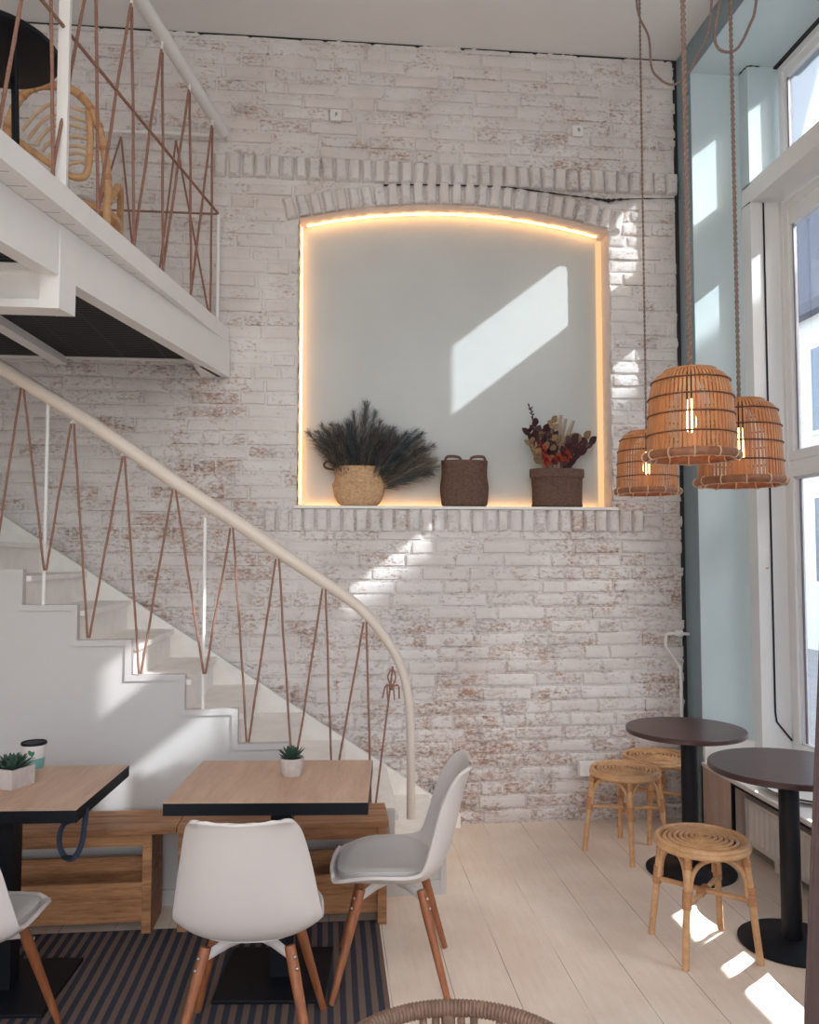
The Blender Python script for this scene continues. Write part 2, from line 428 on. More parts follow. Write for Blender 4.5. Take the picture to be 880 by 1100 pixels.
while x < 1.95:                                   # soldier course under the niche
    w = .072 + random.uniform(-.004, .004); sd += 1
    brick(sb, (x + w / 2, 1.84 + random.uniform(-.003, .003)), w, .142, random.uniform(-.02, .02), .036, 2, 5, sd); x += w + .007
x = -.72
while x < XR - .04:                               # soldier band above the arch
    w = .074 + random.uniform(-.005, .005); sd += 1
    brick(sb, (x + w / 2, 4.018 + random.uniform(-.004, .004)), w, .142, random.uniform(-.03, .03), .046, 2, 5, sd); x += w + .008
na = 27; a0 = math.asin((HW + .075) / AR)
for i in range(na):                               # the arch ring
    th = -a0 + 2 * a0 * (i + .5) / na; sd += 1; rr = AR + .072
    brick(sb, (cxN + rr * math.sin(th), acz + rr * math.cos(th) + random.uniform(-.004, .004)), .068 + random.uniform(-.004, .003), .140, -th + random.uniform(-.02, .02), .042, 2, 5, sd)
sb.build('soldier_courses', M['soldier'], wall)
# niche lining: rough reveals and soffit, smooth plaster panel
NY = 5.14
def rough_strip(mb, pts, y0, y1, nrm, n2=6):
    vs = []; fs = []; m = len(pts)
    for i, p in enumerate(pts):
        for k in range(n2 + 1):
            y = y0 + (y1 - y0) * k / n2
            q = Vector((p[0] * 14, y * 30, p[1] * 14)); d = .006 * noise.noise(q) + .006 * abs(math.sin(i * 2.1))
            vs.append((p[0] + nrm[i][0] * d, y, p[1] + nrm[i][1] * d))
    for i in range(m - 1):
        for k in range(n2): fs.append((i * (n2 + 1) + k, i * (n2 + 1) + k + 1, (i + 1) * (n2 + 1) + k + 1, (i + 1) * (n2 + 1) + k))
    mb.add(vs, fs, True)
rv = MB()
zz = [NZ0 + (ZS - NZ0) * i / 60 for i in range(61)]
rough_strip(rv, [(NX0, q) for q in zz], YW - .012, NY + .01, [(1, 0)] * 61)
rough_strip(rv, [(NX1, q) for q in zz], YW - .012, NY + .01, [(-1, 0)] * 61)
xa = [NX0 + (NX1 - NX0) * i / 80 for i in range(81)]
rough_strip(rv, [(q, arch_z(q)) for q in xa], YW - .02, NY + .01, [(0, -1)] * 81)
rv.build('niche_reveal', M['soldier'], wall)
MB().prism([(q, arch_z(q) + .03) for q in xa] + [(NX1 + .03, NZ0 - .03), (NX0 - .03, NZ0 - .03)], 'y', NY, NY + .03).build('niche_panel', M['panel'], wall)
MB().bb(NX0 - .015, NX1 + .03, YW - .028, NY, NZ0 - .006, NZ0 + .012, bev=.003).build('niche_ledge', M['white'], wall)
# dark crack between the arch ring and the band
ck = [at(px, py, 'y', YW - .026) for px, py in ((412, 199), (440, 198.5), (480, 199), (535, 200.5), (560, 203), (590, 207), (620, 211), (640, 213.5), (655, 215.5), (662, 214.5), (690, 213.5), (732, 213))]
ckp = smooth_path(ck, 8); nk = len(ckp)
MB().tube(ckp, [max(.002, (.0045 + .006 * noise.noise(Vector((i * .45, 2, 3)))) * (1.9 if .62 < i / nk < .84 else (.7 if i / nk > .86 else 1))) for i in range(nk)], 7).build('mortar_gap', M['gap'], wall)
MB().bb(XR - .024, XR, YW - .006, YW + .01, 0, ZC).build('corner_gap', M['gap'], wall)
MB().bb(XL, XR, YW - .012, YW + .02, ZC - .008, ZC - .001).build('ceiling_gap', M['gap'], wall)

# warm LED profile round the niche
led = thing('led_strip_light', 'glowing warm LED strip running round the inside edge of the arched wall niche', 'light strip', (cxN, NY, NZ0))
def loc(o): return Vector((-cxN, -NY, -NZ0))
T0 = Matrix.Translation(loc(led))
MB().tube([(NX0 + .016, NY - .036, q) for q in (NZ0 + .03, 2.5, 3.1, ZS - .01)], .006, 8, M=T0).build('side_strip', M['ledside'], led)
MB().bb(NX1 - .045, NX1 - .012, NY - .02, NY - .003, NZ0 + .014, ZS - .02, T0).build('side_profile', M['leddim'], led)
MB().tube([(q, NY - .034, arch_z(q) - .012) for q in xa[2:-2]], .005, 8, M=T0).build('arched_strip', M['led'], led)
MB().bb(NX0 + .04, NX1 - .05, NY - .03, NY - .02, NZ0 + .014, NZ0 + .02, T0).build('ledge_strip', M['ledlow'], led)

# right wall with the shop window recess
JY = 4.80; XO = 2.75; SOF = 4.655
wr = MB()
wr.bb(XR, XR + .6, JY, YW + .01, 0, ZC)                                # narrow pier in the corner
wr.bb(XR, XR + .34, YB, JY, SOF, ZC)                                  # beam over the window
wallr = wr.build('wall_right', M['bluedark']); tag(wallr, kind='structure')
rc = MB()
rc.bb(XR + .004, 2.9, JY - .004, JY + .01, .37, SOF)                      # jamb facing the room
rc.bb(XR + .004, 2.9, YB, JY, SOF - .004, SOF + .05)                       # soffit
rc.bb(XR + .34, 2.95, YB, JY, SOF + .02, ZC + .1)
rc.build('window_reveal', M['blue'], wallr)
MB().bb(2.55, XO, JY - .11, JY - .004, 3.90, SOF - .004).build('upper_post', M['blue'], wallr)
MB().bb(XR + .002, 2.55, JY - .03, JY - .003, .385, .515, bev=.004).build('upstand', M['white'], wallr)
# unseen wall panels between the further windows, openings shaped to cut the sun patches
wp = MB()
wp.bb(XO, XO + .12, 1.90, 3.74, 3.90, SOF); wp.bb(XO, XO + .12, YB, 1.38, 3.14, SOF)
for a, b in ((3.60, 4.26), (1.90, 3.13)): wp.bb(XO, XO + .12, a, b, 3.14, 3.92)
wp.bb(XO, XO + .12, 1.38, 1.90, 4.16, SOF); wp.bb(XO, XO + .12, 3.13, 3.60, 3.58, 3.92)
for a in (YB, -1.2, .2, 1.55, 2.9): wp.bb(XO - .02, XO + .12, a, a + .14, .39, 3.2)
wp.bb(XO - .02, XO + .14, YB, 4.2, .12, .40)
wp.bb(XO, XO + .12, YB, 4.2, -.1, .42)
wp.build('window_panelling', M['frame'], wallr)
# window 1: post, transom, frames, panes
w1 = MB()
w1.bb(2.55, XO, JY - .11, JY - .004, .39, 3.79)                            # post flush with the transom
w1.bb(2.55, XO + .05, 2.2, JY - .004, 3.79, 3.915, bev=.006); w1.bb(2.55, XO + .05, YB, 2.2, 3.56, 3.69, bev=.006)                # transom; unseen near stretch set lower to shape the sun patches
w1.bb(XO - .015, XO + .05, JY - .14, JY - .10, .40, 3.79)
win = w1.build('window_1', M['frame']); tag(win, kind='structure')
fr = MB()
def sash(mb, y0, y1, z0, z1, x0, w=.052, d=.05):
    mb.bb(x0, x0 + d, y0, y0 + w, z0, z1, bev=.004); mb.bb(x0, x0 + d, y1 - w, y1, z0, z1, bev=.004)
    mb.bb(x0, x0 + d, y0 + w, y1 - w, z0, z0 + w, bev=.004); mb.bb(x0, x0 + d, y0 + w, y1 - w, z1 - w, z1, bev=.004)
    i = .012
    mb.bb(x0 + .018, x0 + d, y0 + w, y0 + w + i, z0 + w, z1 - w); mb.bb(x0 + .018, x0 + d, y1 - w - i, y1 - w, z0 + w, z1 - w)
    mb.bb(x0 + .018, x0 + d, y0 + w, y1 - w, z0 + w, z0 + w + i); mb.bb(x0 + .018, x0 + d, y0 + w, y1 - w, z1 - w - i, z1 - w)
sash(fr, 4.20, 4.665, 2.19, 3.775, XO - .01)
fr.bb(XO, XO + .05, 4.25, 4.615, 3.62, 3.73)  # top rail deepened to trim the sun band
sash(fr, 4.20, 4.665, .46, 2.15, XO - .022, .06, .06)
sash(fr, 3.72, 4.675, 3.93, SOF - .02, XO - .012, .045)
fr.bb(XO, XO + .04, 3.76, 4.63, 4.54, 4.60)  # extra head rail lowering the top of the sun band
fr.bb(XO - .005, XO + .05, 4.10, 4.665, 2.13, 2.20); fr.bb(XO - .02, XO + .06, 3.9, 4.69, .39, .47)
fr.build('sash_frame', M['frame'], win)
sp = MB()
for (a, b, c, d, x) in ((4.62, 4.606, 2.25, 3.72, XO + .012), (4.612, 4.596, .53, 2.08, XO + .012), (4.636, 4.622, 3.98, 4.58, XO + .012)):
    sp.bb(x, x + .006, a - .02, b - .02, c, d)
sp.build('glazing_seal', plain('aluminium_spacer', srgb(150, 140, 150), .4, .6), win)
gl = MB()
gl.bb(XO + .022, XO + .026, 4.25, 4.615, 2.24, 3.73); gl.bb(XO + .022, XO + .026, 4.25, 4.607, .52, 2.10); gl.bb(XO + .022, XO + .026, 3.76, 4.635, 3.97, 4.60)
gl.build('pane', M['glass'], win)
MB().tube(smooth_path([(2.545, JY - .02, SOF - .006), (2.549, JY - .09, SOF - .008), (2.56, JY - .113, SOF - .007), (2.63, JY - .113, SOF - .005)], 5), [.002 + .003 * (k % 3) / 2 for k in range(16)], 6).build('head_gap', M['gap'], win)
MB().bb(XO - .03, XO + .02, 3.5, 4.69, SOF - .016, SOF - .003).build('head_gap', M['gap'], win)
MB().prism([(JY - .004, 3.79), (JY - .012, 3.79), (JY - .115, 3.783), (JY - .115, 3.79)], 'x', 2.546, 2.549).build('post_joint', M['gap'], win)
wn = 1
for a, b, top in ((3.04, 3.64, 3.78), (1.37, 1.91, 4.2), (-1.06, .2, 3.15), (.34, 1.55, 3.15), (1.69, 2.9, 3.15), (-2.46, -1.2, 3.15), (3.04, 4.19, 3.14)):
    wn += 1; f2 = MB()
    zt = min(top, 3.78); zl = .46 if top < 3.5 else 3.16
    if top > 4: sash(f2, a, b, 3.69, 4.18, XO, .04); zt = 3.57
    elif top > 3.5: a, b = 3.13, 3.61; zt = 3.58
    sash(f2, a, b, zl, zt, XO, .03 if top > 4 else .045)
    o = f2.build('window_%d' % wn, M['frame']); tag(o, kind='structure')
    MB().bb(XO + .022, XO + .026, a + .04, b - .04, zl + .04, zt - .04).build('pane', M['glass'], o)
# sill and radiator housing
sl = MB().bb(XR - .012, XO - .005, YB, JY - .004, .365, .392, bev=.006).build('windowsill', M['white']); tag(sl, kind='structure')
rp = MB()
rp.bb(XR, XR + .022, 4.46, JY + .02, 0, .365); rp.bb(XR + .02, XR + .30, 4.46, 4.475, 0, .365)
hb = rp.build('radiator_housing', wood('limed_panel', srgb(204, 178, 164), srgb(222, 202, 190), (6, 6, 1), .6)); tag(hb, 'pale limed wooden end panel under the windowsill beside the radiator', 'panel')
hb2 = MB().bb(XR + .004, XR + .02, YB, 4.459, .345, .364).bb(XR + .004, XR + .02, 4.443, 4.459, 0, .345).build('dark_lining', M['black'], hb)  # black strips standing in for the shade round the radiator opening
MB().bb(XR + .3, XR + .32, YB, 4.47, 0, .365).build('radiator_recess', M['gap'], wallr)  # dark sheet painting in the shade behind the radiator
rad = thing('radiator', 'white ribbed panel radiator under the windowsill behind the round tables', 'radiator', (XR + .06, 3.2, .05))
pr = MB(); ribs = 44; L = 2.36; prof = []
for i in range(ribs * 4 + 1):
    u = i / (ribs * 4); prof.append((-L / 2 + L * u, -.012 * (1 if (i % 4) in (1, 2) else 0)))
vs = []; fs = []
for (yy, xx) in prof: vs += [(xx, yy, .03), (xx, yy, .225)]
for i in range(len(prof) - 1): fs.append((2 * i, 2 * i + 2, 2 * i + 3, 2 * i + 1))
pr.add(vs, fs); pr.bb(-.004, .055, -L / 2, L / 2, .0, .03); pr.bb(-.012, .055, -L / 2, L / 2, .225, .245, bev=.004); pr.bb(.02, .055, -L / 2, L / 2, .0, .235)
pr.bb(-.012, .055, L / 2 - .01, L / 2 + .01, 0, .245)
pr.build('ribbed_panel', M['radiator'], rad)
for yy in (-.9, .9): MB().bb(.0, .05, yy - .02, yy + .02, -.05, .0).build('foot', M['radiator'], rad)

# other walls, behind the camera and at the left
wl = MB().bb(XL - .2, XL, YB, 5.35, 0, ZC).build('wall_left', M['white']); tag(wl, kind='structure')
wq = MB(); RX1 = 1.9
wq.bb(XL, -3.3, YB - .2, YB, 0, ZC); wq.bb(RX1, XR + .7, YB - .2, YB, 0, ZC); wq.bb(-3.3, RX1, YB - .2, YB, 0, .3); wq.bb(-3.3, RX1, YB - .2, YB, 4.5, ZC)
o = wq.build('wall_rear', M['white']); tag(o, kind='structure')
f2 = MB()  # unseen rear window, added and made large for frontal fill light
for k in range(5): a = -3.3 + k * 1.2875; f2.bb(a, a + .05, YB - .12, YB - .06, .3, 4.5)
f2.bb(-3.3, RX1, YB - .12, YB - .06, 2.6, 2.66)
o = f2.build('window_10', M['frame']); tag(o, kind='structure')
MB().bb(-3.3, RX1, YB - .10, YB - .095, .3, 4.5).build('pane', M['glass'], o)
# street outside
o = MB().bb(3.0, 40, -40, 60, -.2, -.12).build('street_ground', M['pave']); tag(o, kind='structure')
hs = thing('townhouse', 'pale rendered townhouse with slate roof across the street', 'building', (9, 10, -.12))
MB().bb(0, 5, -34, 30, 0, 6.3).build('facade', M['housewall'], hs)
MB().prism([(-.25, 6.25), (-.25, 6.45), (.9, 9.02), (4.1, 9.02), (5.2, 6.45), (5.2, 6.25)], 'y', -34, 30).build('slate_roof', M['slate'], hs)
for zz in (1.2, 4.0):
    for k in range(-12, 12):
        yy = k * 2.4 + 1
        w = MB(); w.bb(-.03, .04, yy, yy + 1.1, zz, zz + 1.7)
        q = w.build('facade_window', M['frame'], hs)
        MB().bb(-.036, -.02, yy + .08, yy + 1.02, zz + .08, zz + 1.62).build('facade_pane', M['darkglass'], q)

# ------------------------------------------------------------------ stairs
SY = 4.0; STX = .563; RUN = .249; RISE = .1655; NST = 11
def oz(k): return .235 + RISE * k
st = thing('staircase', 'white painted wooden staircase rising left along the brick wall', 'staircase', (STX, SY, 0))
TS = Matrix.Translation((-STX, -SY, 0))
poly = [(STX, 0)]
for k in range(NST): poly += [(STX - RUN * k, oz(k)), (STX - RUN * (k + 1), oz(k))]
poly += [(STX - RUN * NST, 0)]
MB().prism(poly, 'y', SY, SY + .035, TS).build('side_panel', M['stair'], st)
# raised border that follows the steps
ins = .028; outer = [(STX, 0)]; inner = [(STX - .03, 0)]
for k in range(NST):
    outer += [(STX - RUN * k, oz(k)), (STX - RUN * (k + 1), oz(k))]
    inner += [(STX - RUN * k - ins, oz(k) - ins), (STX - RUN * (k + 1) - ins, oz(k) - ins)]
bd = MB().prism(outer + inner[::-1], 'y', SY - .010, SY - .0005, TS)
bd.bb(STX - RUN * NST, STX - .031, SY - .012, SY - .0005, 0, .07, TS)
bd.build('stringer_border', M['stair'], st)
for k in range(NST):
    tz = oz(k) - .03
    xa0, xb0 = STX - RUN * k, STX - RUN * (k + 1)
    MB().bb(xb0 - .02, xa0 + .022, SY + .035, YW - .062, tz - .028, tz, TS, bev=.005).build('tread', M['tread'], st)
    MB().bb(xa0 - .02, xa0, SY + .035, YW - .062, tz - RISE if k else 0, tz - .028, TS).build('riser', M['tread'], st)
sk = MB(); e = RISE / RUN
sx0, sx1 = STX - .02, STX - RUN * NST
sz = lambda x: oz(0) - .03 + (STX + .03 - x) * e
sk.prism([(sx0 + .24, 0), (sx0 + .24, sz(sx0 + .24) ), (sx1, sz(sx1)), (sx1, 0)], 'y', YW - .062, YW - .030, TS)
sk.build('wall_skirt', M['tread'], st)

# ------------------------------------------------------------------ stair railing with zig-zag rope
RY = 4.0
sr = thing('stair_railing', 'cream handrail on white rods with zig-zag rope infill beside the stairs', 'railing', (.39, RY, 0))
TR = Matrix.Translation((-.39, -RY, 0))
rail = [(-2.10, 2.86), (-1.561, 2.515), (-1.129, 2.245), (-.691, 1.94), (-.425, 1.766), (-.247, 1.641), (-.022, 1.490), (.136, 1.375), (.249, 1.248), (.331, 1.113), (.376, .955), (.391, .754), (.391, .36)]
rp_ = smooth_path([(x, RY, z) for x, z in rail], 8); nrp = len(rp_)
MB().tube(rp_, [.034 - .013 * min(1, max(0, (i / nrp - .35) / .4)) for i in range(nrp)], 14, M=TR).build('handrail', M['cream'], sr)
def pz(px, py, y=RY - .012): return at(px, py, 'y', y)
tops = [(-38, 372), (24, 416), (78, 455), (133, 490), (187, 525), (249, 567), (298, 600), (348, 632), (392, 668)]
bots = [(-8, 612), (48.5, 613), (95, 685.5), (150, 724), (219.5, 724), (266, 797), (315, 832), (358, 849), (400, 893)]
for k, (px, y0_, y1_) in enumerate(((52, 422, 648), (220.5, 556, 762))):
    a, b = at(px, y0_, 'y', RY + .01), at(px - 4, y1_, 'y', RY + .01)
    MB().cyl((a.x, RY + .01, a.z), (a.x, RY + .01, oz(int((STX - a.x) / RUN)) - .03), .0085, M=TR).build('baluster', M['white'], sr)
hk = MB()
for i, (tx, ty) in enumerate(tops):
    p = pz(tx, ty); hk.tube(arc((p.x, p.y, p.z + .004), .009, 0, 2 * PI, 10, 'xz')[:-1], .003, 5, closed=True, M=TR)
    hk.cyl((p.x, p.y, p.z + .012), (p.x, RY, p.z + .03), .004, M=TR)
hk.build('rope_hook', M['white'], sr)
for i, (tx, ty) in enumerate(tops):
    p = pz(tx, ty)
    for sgn, q in ((-1, bots[i - 1] if i else None), (1, bots[i])):
        if q is None: continue
        # left rope goes down to the bottom on its left, right rope to the next bottom
        b = pz(*q)
        n = 26; pts = []
        for k in range(n + 1):
            t = k / n; v = lerp((p.x + sgn * .006, p.y, p.z), (b.x - sgn * .004, b.y, b.z), t)
            pts.append(v + Vector((.003 * noise.noise(Vector((t * 5, i * 3.1, sgn))), .003 * noise.noise(Vector((t * 5, i, 9))), 0)))
        MB().tube(pts, [.0052 + .0006 * (k % 2) for k in range(n + 1)], 7, M=TR).build('rope', M['rope'], sr)
a, b = pz(422, 716), pz(400, 893)
ky = MB(); ky.tube([lerp(a, b, t / 10) for t in range(11)], .005, 7, M=TR)
kn = pz(421, 738); ky.ball((kn.x, kn.y - .004, kn.z), .012, 6, (1, 1, 1.3), M=TR)
for dx, dz, bx in ((-.045, -.05, -.03), (.035, -.055, .03), (-.02, -.06, -.022), (.012, -.06, .006)):
    ky.tube(smooth_path([kn, kn + Vector((bx, -.012, .008)), kn + Vector((dx, -.008, dz))], 6), .0042, 6, M=TR)
ky.tube(smooth_path([kn, kn + Vector((-.02, -.006, .05)), kn + Vector((.004, 0, .085)), kn + Vector((.018, -.006, .045)), kn], 5), .0042, 6, M=TR)
ky.build('rope_knot', M['rope'], sr)

# ------------------------------------------------------------------ mezzanine
mz = thing('mezzanine', 'white timber mezzanine platform jutting out above the stairs', 'platform', (-.62, 4.95, 2.70))
TM = Matrix.Translation((.62, -4.95, -2.70))
FX = lambda y: -.622 - .1957 * (4.95 - y); BXf = lambda y: -.624 - .247 * (4.93 - y)
YM = .6; ye = 4.975
def slab(mb, fx, y0, y1, xl, z0, z1): mb.prism([(fx(y1), y1), (fx(y0), y0), (xl, y0), (xl, y1)], 'z', z0, z1, TM)
def strip(mb, fx, y0, y1, w, z0, z1): mb.prism([(fx(y1), y1), (fx(y0), y0), (fx(y0) - w, y0), (fx(y1) - w, y1)], 'z', z0, z1, TM)
m_ = MB(); slab(m_, lambda y: FX(y) - .03, YM, ye, -3.55, 2.905, 2.985); m_.build('decking', M['decking'], mz)
for (a, b) in ((YM, 3.27), (3.274, ye)):
    m_ = MB(); strip(m_, FX, a, b, .03, 2.902, 2.995); m_.build('fascia_board', M['white'], mz)
for (a, b) in ((YM, 3.325), (3.33, ye)):
    m_ = MB(); strip(m_, BXf, a, b, .07, 2.70, 2.903); m_.build('edge_beam', M['white'], mz)
m_ = MB(); slab(m_, lambda y: BXf(y) - .07, YM, ye, -3.55, 2.80, 2.83); m_.build('lining_panel', M['under'], mz)
m_ = MB()
p, q = at(72, 391, 'y', 4.98), at(0, 347, 'z', 2.76)
dx = (q.x - p.x) / (q.y - p.y)
m_.prism([(p.x, ye), (p.x + dx * (1.0 - ye), 1.0), (p.x + dx * (1.0 - ye) - .07, 1.0), (p.x - .07, ye)], 'z', 2.755, 2.80, TM)
m_.build('batten', M['white'], mz)
MB().bb(-3.5, -.72, ye - .02, ye, 2.788, 2.80, TM).build('wall_batten', M['white'], mz)
MB().prism([(-.66, ye), (-.735, 4.70), (-.78, 4.70), (-.78, ye)], 'z', 2.70, 2.80, TM).build('corner_block', M['white'], mz)
# cross joist hanging under the edge beam: web with flanges
jy0, jy1 = 3.215, 3.325; jx = BXf(3.2); jz = 2.572
m_ = MB(); m_.prism([(BXf(jy1) + .004, jy1), (BXf(jy0) + .004, jy0), (BXf(jy0) - .07, jy0), (BXf(jy1) - .07, jy1)], 'z', jz, 2.902, TM); m_.build('hanger_block', M['white'], mz)
m_ = MB(); m_.bb(-3.5, jx - .03, jy0 + .03, jy1 - .002, jz + .034, 2.716, TM); m_.bb(-3.5, jx - .03, jy0 + .001, jy1 - .001, jz + .001, jz + .034, TM); m_.bb(-3.5, jx - .03, jy0 + .001, jy1 - .001, 2.716, 2.745, TM)
m_.build('cross_joist', M['white'], mz)

# mezzanine railing
mr = thing('mezzanine_railing', 'white handrail with criss-cross ropes along the mezzanine edge', 'railing', (-.68, 4.88, 2.995))
TQ = Matrix.Translation((.68, -4.88, -2.995))
FI = lambda y: FX(y) - .035
ZR = 4.19
MB().tube([(FI(4.93), 4.93, ZR - .006)] + [(FI(y), y, ZR) for y in (4.90, 4.6, 4.2, 3.8, 3.3, 2.8, 2.3, 1.9)], [.03] + [.034] * 8, 14, M=TQ).build('handrail', M['white'], mr)
def on_edge(px, py):
    """point of the ray on the vertical plane of the railing"""
    d = FW + RT * ((px - 440) / FPX) - UP * ((py - 550) / FPX); k = .1957
    t = (FI(0)) / (d.x - k * d.y); return Vector((0, 0, CZ)) + d * t
yp = on_edge(67, 150).y
MB().bb(FI(yp) - .02, FI(yp) + .02, yp - .012, yp + .012, 2.99, ZR, TQ).build('post', M['white'], mr)
MB().cyl((FI(4.86), 4.86, 2.99), (FI(4.86), 4.86, 3.66), .010, M=TQ).build('end_post', M['white'], mr)
eb = MB()
hooks = [(228, 136), (203.5, 98), (174, 55), (141, 6), (102, -51), (52, -150), (-8, -260)]
feet = [(226, 326), (205, 315), (175, 289), (144, 263), (105, 228), (57, 180), (-2, 140), (-60, 100)]
for i, h in enumerate(hooks):
    p = on_edge(*h); eb.cyl((p.x, p.y, p.z), (p.x, p.y, ZR - .01), .006, M=TQ)
    for j, s_ in ((i, 1), (i + 1, -1)):
        q = on_edge(*feet[j]); d = q - p; q = p + d * ((2.99 - p.z) / d.z)
        n = 22; pts = []
        for k in range(n + 1):
            t = k / n; v = p.lerp(q, t) + Vector((0, s_ * .012 * (1 - t), 0)); v.x += .003 * noise.noise(Vector((t * 4, p.y, s_)))
            pts.append(v)
        MB().tube(pts, [.0064 + .0008 * (k % 2) for k in range(n + 1)], 7, M=TQ).build('rope', M['rope'], mr)
eb.build('rope_hook', M['white'], mr)
def sag(a, b, s, n=14): return [lerp(a, b, t / n) + Vector((0, 0, -s * 4 * (t / n) * (1 - t / n))) for t in range(n + 1)]
MB().tube(sag((FI(4.86), 4.86, 3.655), (FI(1.8), 1.8, 3.60), .0), .0075, 7, M=TQ).build('middle_rope', M['rope'], mr)
MB().tube(sag((FI(4.86), 4.86, 3.655), (-1.42, 4.9, 3.67), .0), .0065, 7, M=TQ).build('middle_rope', M['rope'], mr)
MB().cyl((-1.5, 4.93, 4.165), (FI(4.93), 4.93, ZR - .02), .010, M=TQ).build('back_rod', M['white'], mr)
for (ax_, ay_), (lx, ly), (rx, ry) in (((130, 147), (104, 232), (142, 262)), ((189, 151), (172, 286), (223, 330))):
    p = at(ax_, ay_, 'y', 4.93)
    for q in ((lx, ly), (rx, ry)):
        b = at(q[0], q[1], 'y', 4.91)
        d = (b - p); t = (2.99 - p.z) / d.z; b = p + d * min(t, 1.6)
        MB().tube([lerp(p, b, k / 12) for k in range(13)], .006, 7, M=TQ).build('rope', M['rope'], mr)

# things on the mezzanine
bt_ = thing('round_table', 'round black table up on the mezzanine, seen from below', 'table', (-1.43, 3.45, 2.985))
MB().lathe([(.0, .725), (.268, .725), (.28, .735), (.28, .752), (.272, .76), (0, .76)], 48).build('tabletop', M['black'], bt_)
for k in range(3):
    a = R(-38) + k * 2 * PI / 3
    MB().cyl((.20 * math.cos(a), .20 * math.sin(a), .73), (.25 * math.cos(a),   .25 * math.sin(a), 0), .008, M=None).build('leg', M['black'], bt_)

def hoop(w, z0, z1, d0, d1, n=26, p=2.6):
    """an inverted U in the xz plane, leaning back from y=d0 to d1"""
    out = []
    for i in range(n + 1):
        a = PI * i / n; c, s_ = math.cos(a), math.sin(a)
        x = w * math.copysign(abs(c) ** (2 / p), c); zz = z0 + (z1 - z0) * abs(s_) ** (2 / p)
        out.append((x, d0 + (d1 - d0) * (zz - z0) / (z1 - z0), zz))
    return out
LC = Vector((-1.335, 3.98, 2.985))
lc = thing('rattan_armchair', 'honey rattan hoop-backed armchair standing up on the mezzanine', 'chair', LC)
ho = hoop(.245, .36, .885, .06, -.03)
MB().tube(ho, .020, 10).build('back_hoop', M['rattan'], lc)
wr_ = MB()
for t in range(1, 26, 2):
    a, b = Vector(ho[t]), Vector(ho[t + 1]); wr_.tube([a, lerp(a, b, .4)], .0215, 10)
wr_.build('binding', M['rattanwrap'], lc)
def cp_(px, py, y=3.97): return at(px, py, 'y', y) - LC
MB().tube(smooth_path([cp_(12, 146), cp_(40, 166), cp_(66, 184), cp_(84, 191), cp_(94, 184), cp_(97, 150), cp_(95, 112)], 6), .017, 10).build('inner_hoop', M['rattan'], lc)
for (p0, p1, p2) in (((24, 140), (55, 112), (96, 122)), ((30, 150), (58, 123), (96, 132)), ((38, 156), (62, 134), (96, 140)), ((45, 162), (66, 148), (96, 150)), ((52, 168), (70, 158), (95, 160)), ((60, 175), (76, 165), (94, 168)), ((70, 184), (82, 175), (92, 177))):
    MB().tube(smooth_path([cp_(*p0), lerp(cp_(*p0), cp_(*p1), .55) + Vector((-.008, 0, .012)), cp_(*p1), lerp(cp_(*p1), cp_(*p2), .5) + Vector((0, 0, .01)), cp_(*p2)], 5), .0085, 7).build('back_cane', M['rattanpale'], lc)
MB().lathe([(0, .34), (.20, .34), (.24, .355), (.24, .38), (.20, .39), (0, .38)], 28, (0, .30, 0)).build('seat', M['rattan'], lc)
MB().lathe([(0, .385), (.18, .385), (.21, .41), (.17, .435), (0, .44)], 28, (0, .30, 0)).build('cushion', M['shell'], lc)
for a in (-1, 1):
    MB().tube(smooth_path([(a * .245, .06, .36), (a * .24, .28, .54), (a * .20, .46, .42), (a * .2, .46, 0)], 6), .018, 9).build('arm', M['rattan'], lc)
    MB().cyl((a * .24, .06, .37), (a * .24, .06, 0), .018, .016).build('leg', M['rattan'], lc)

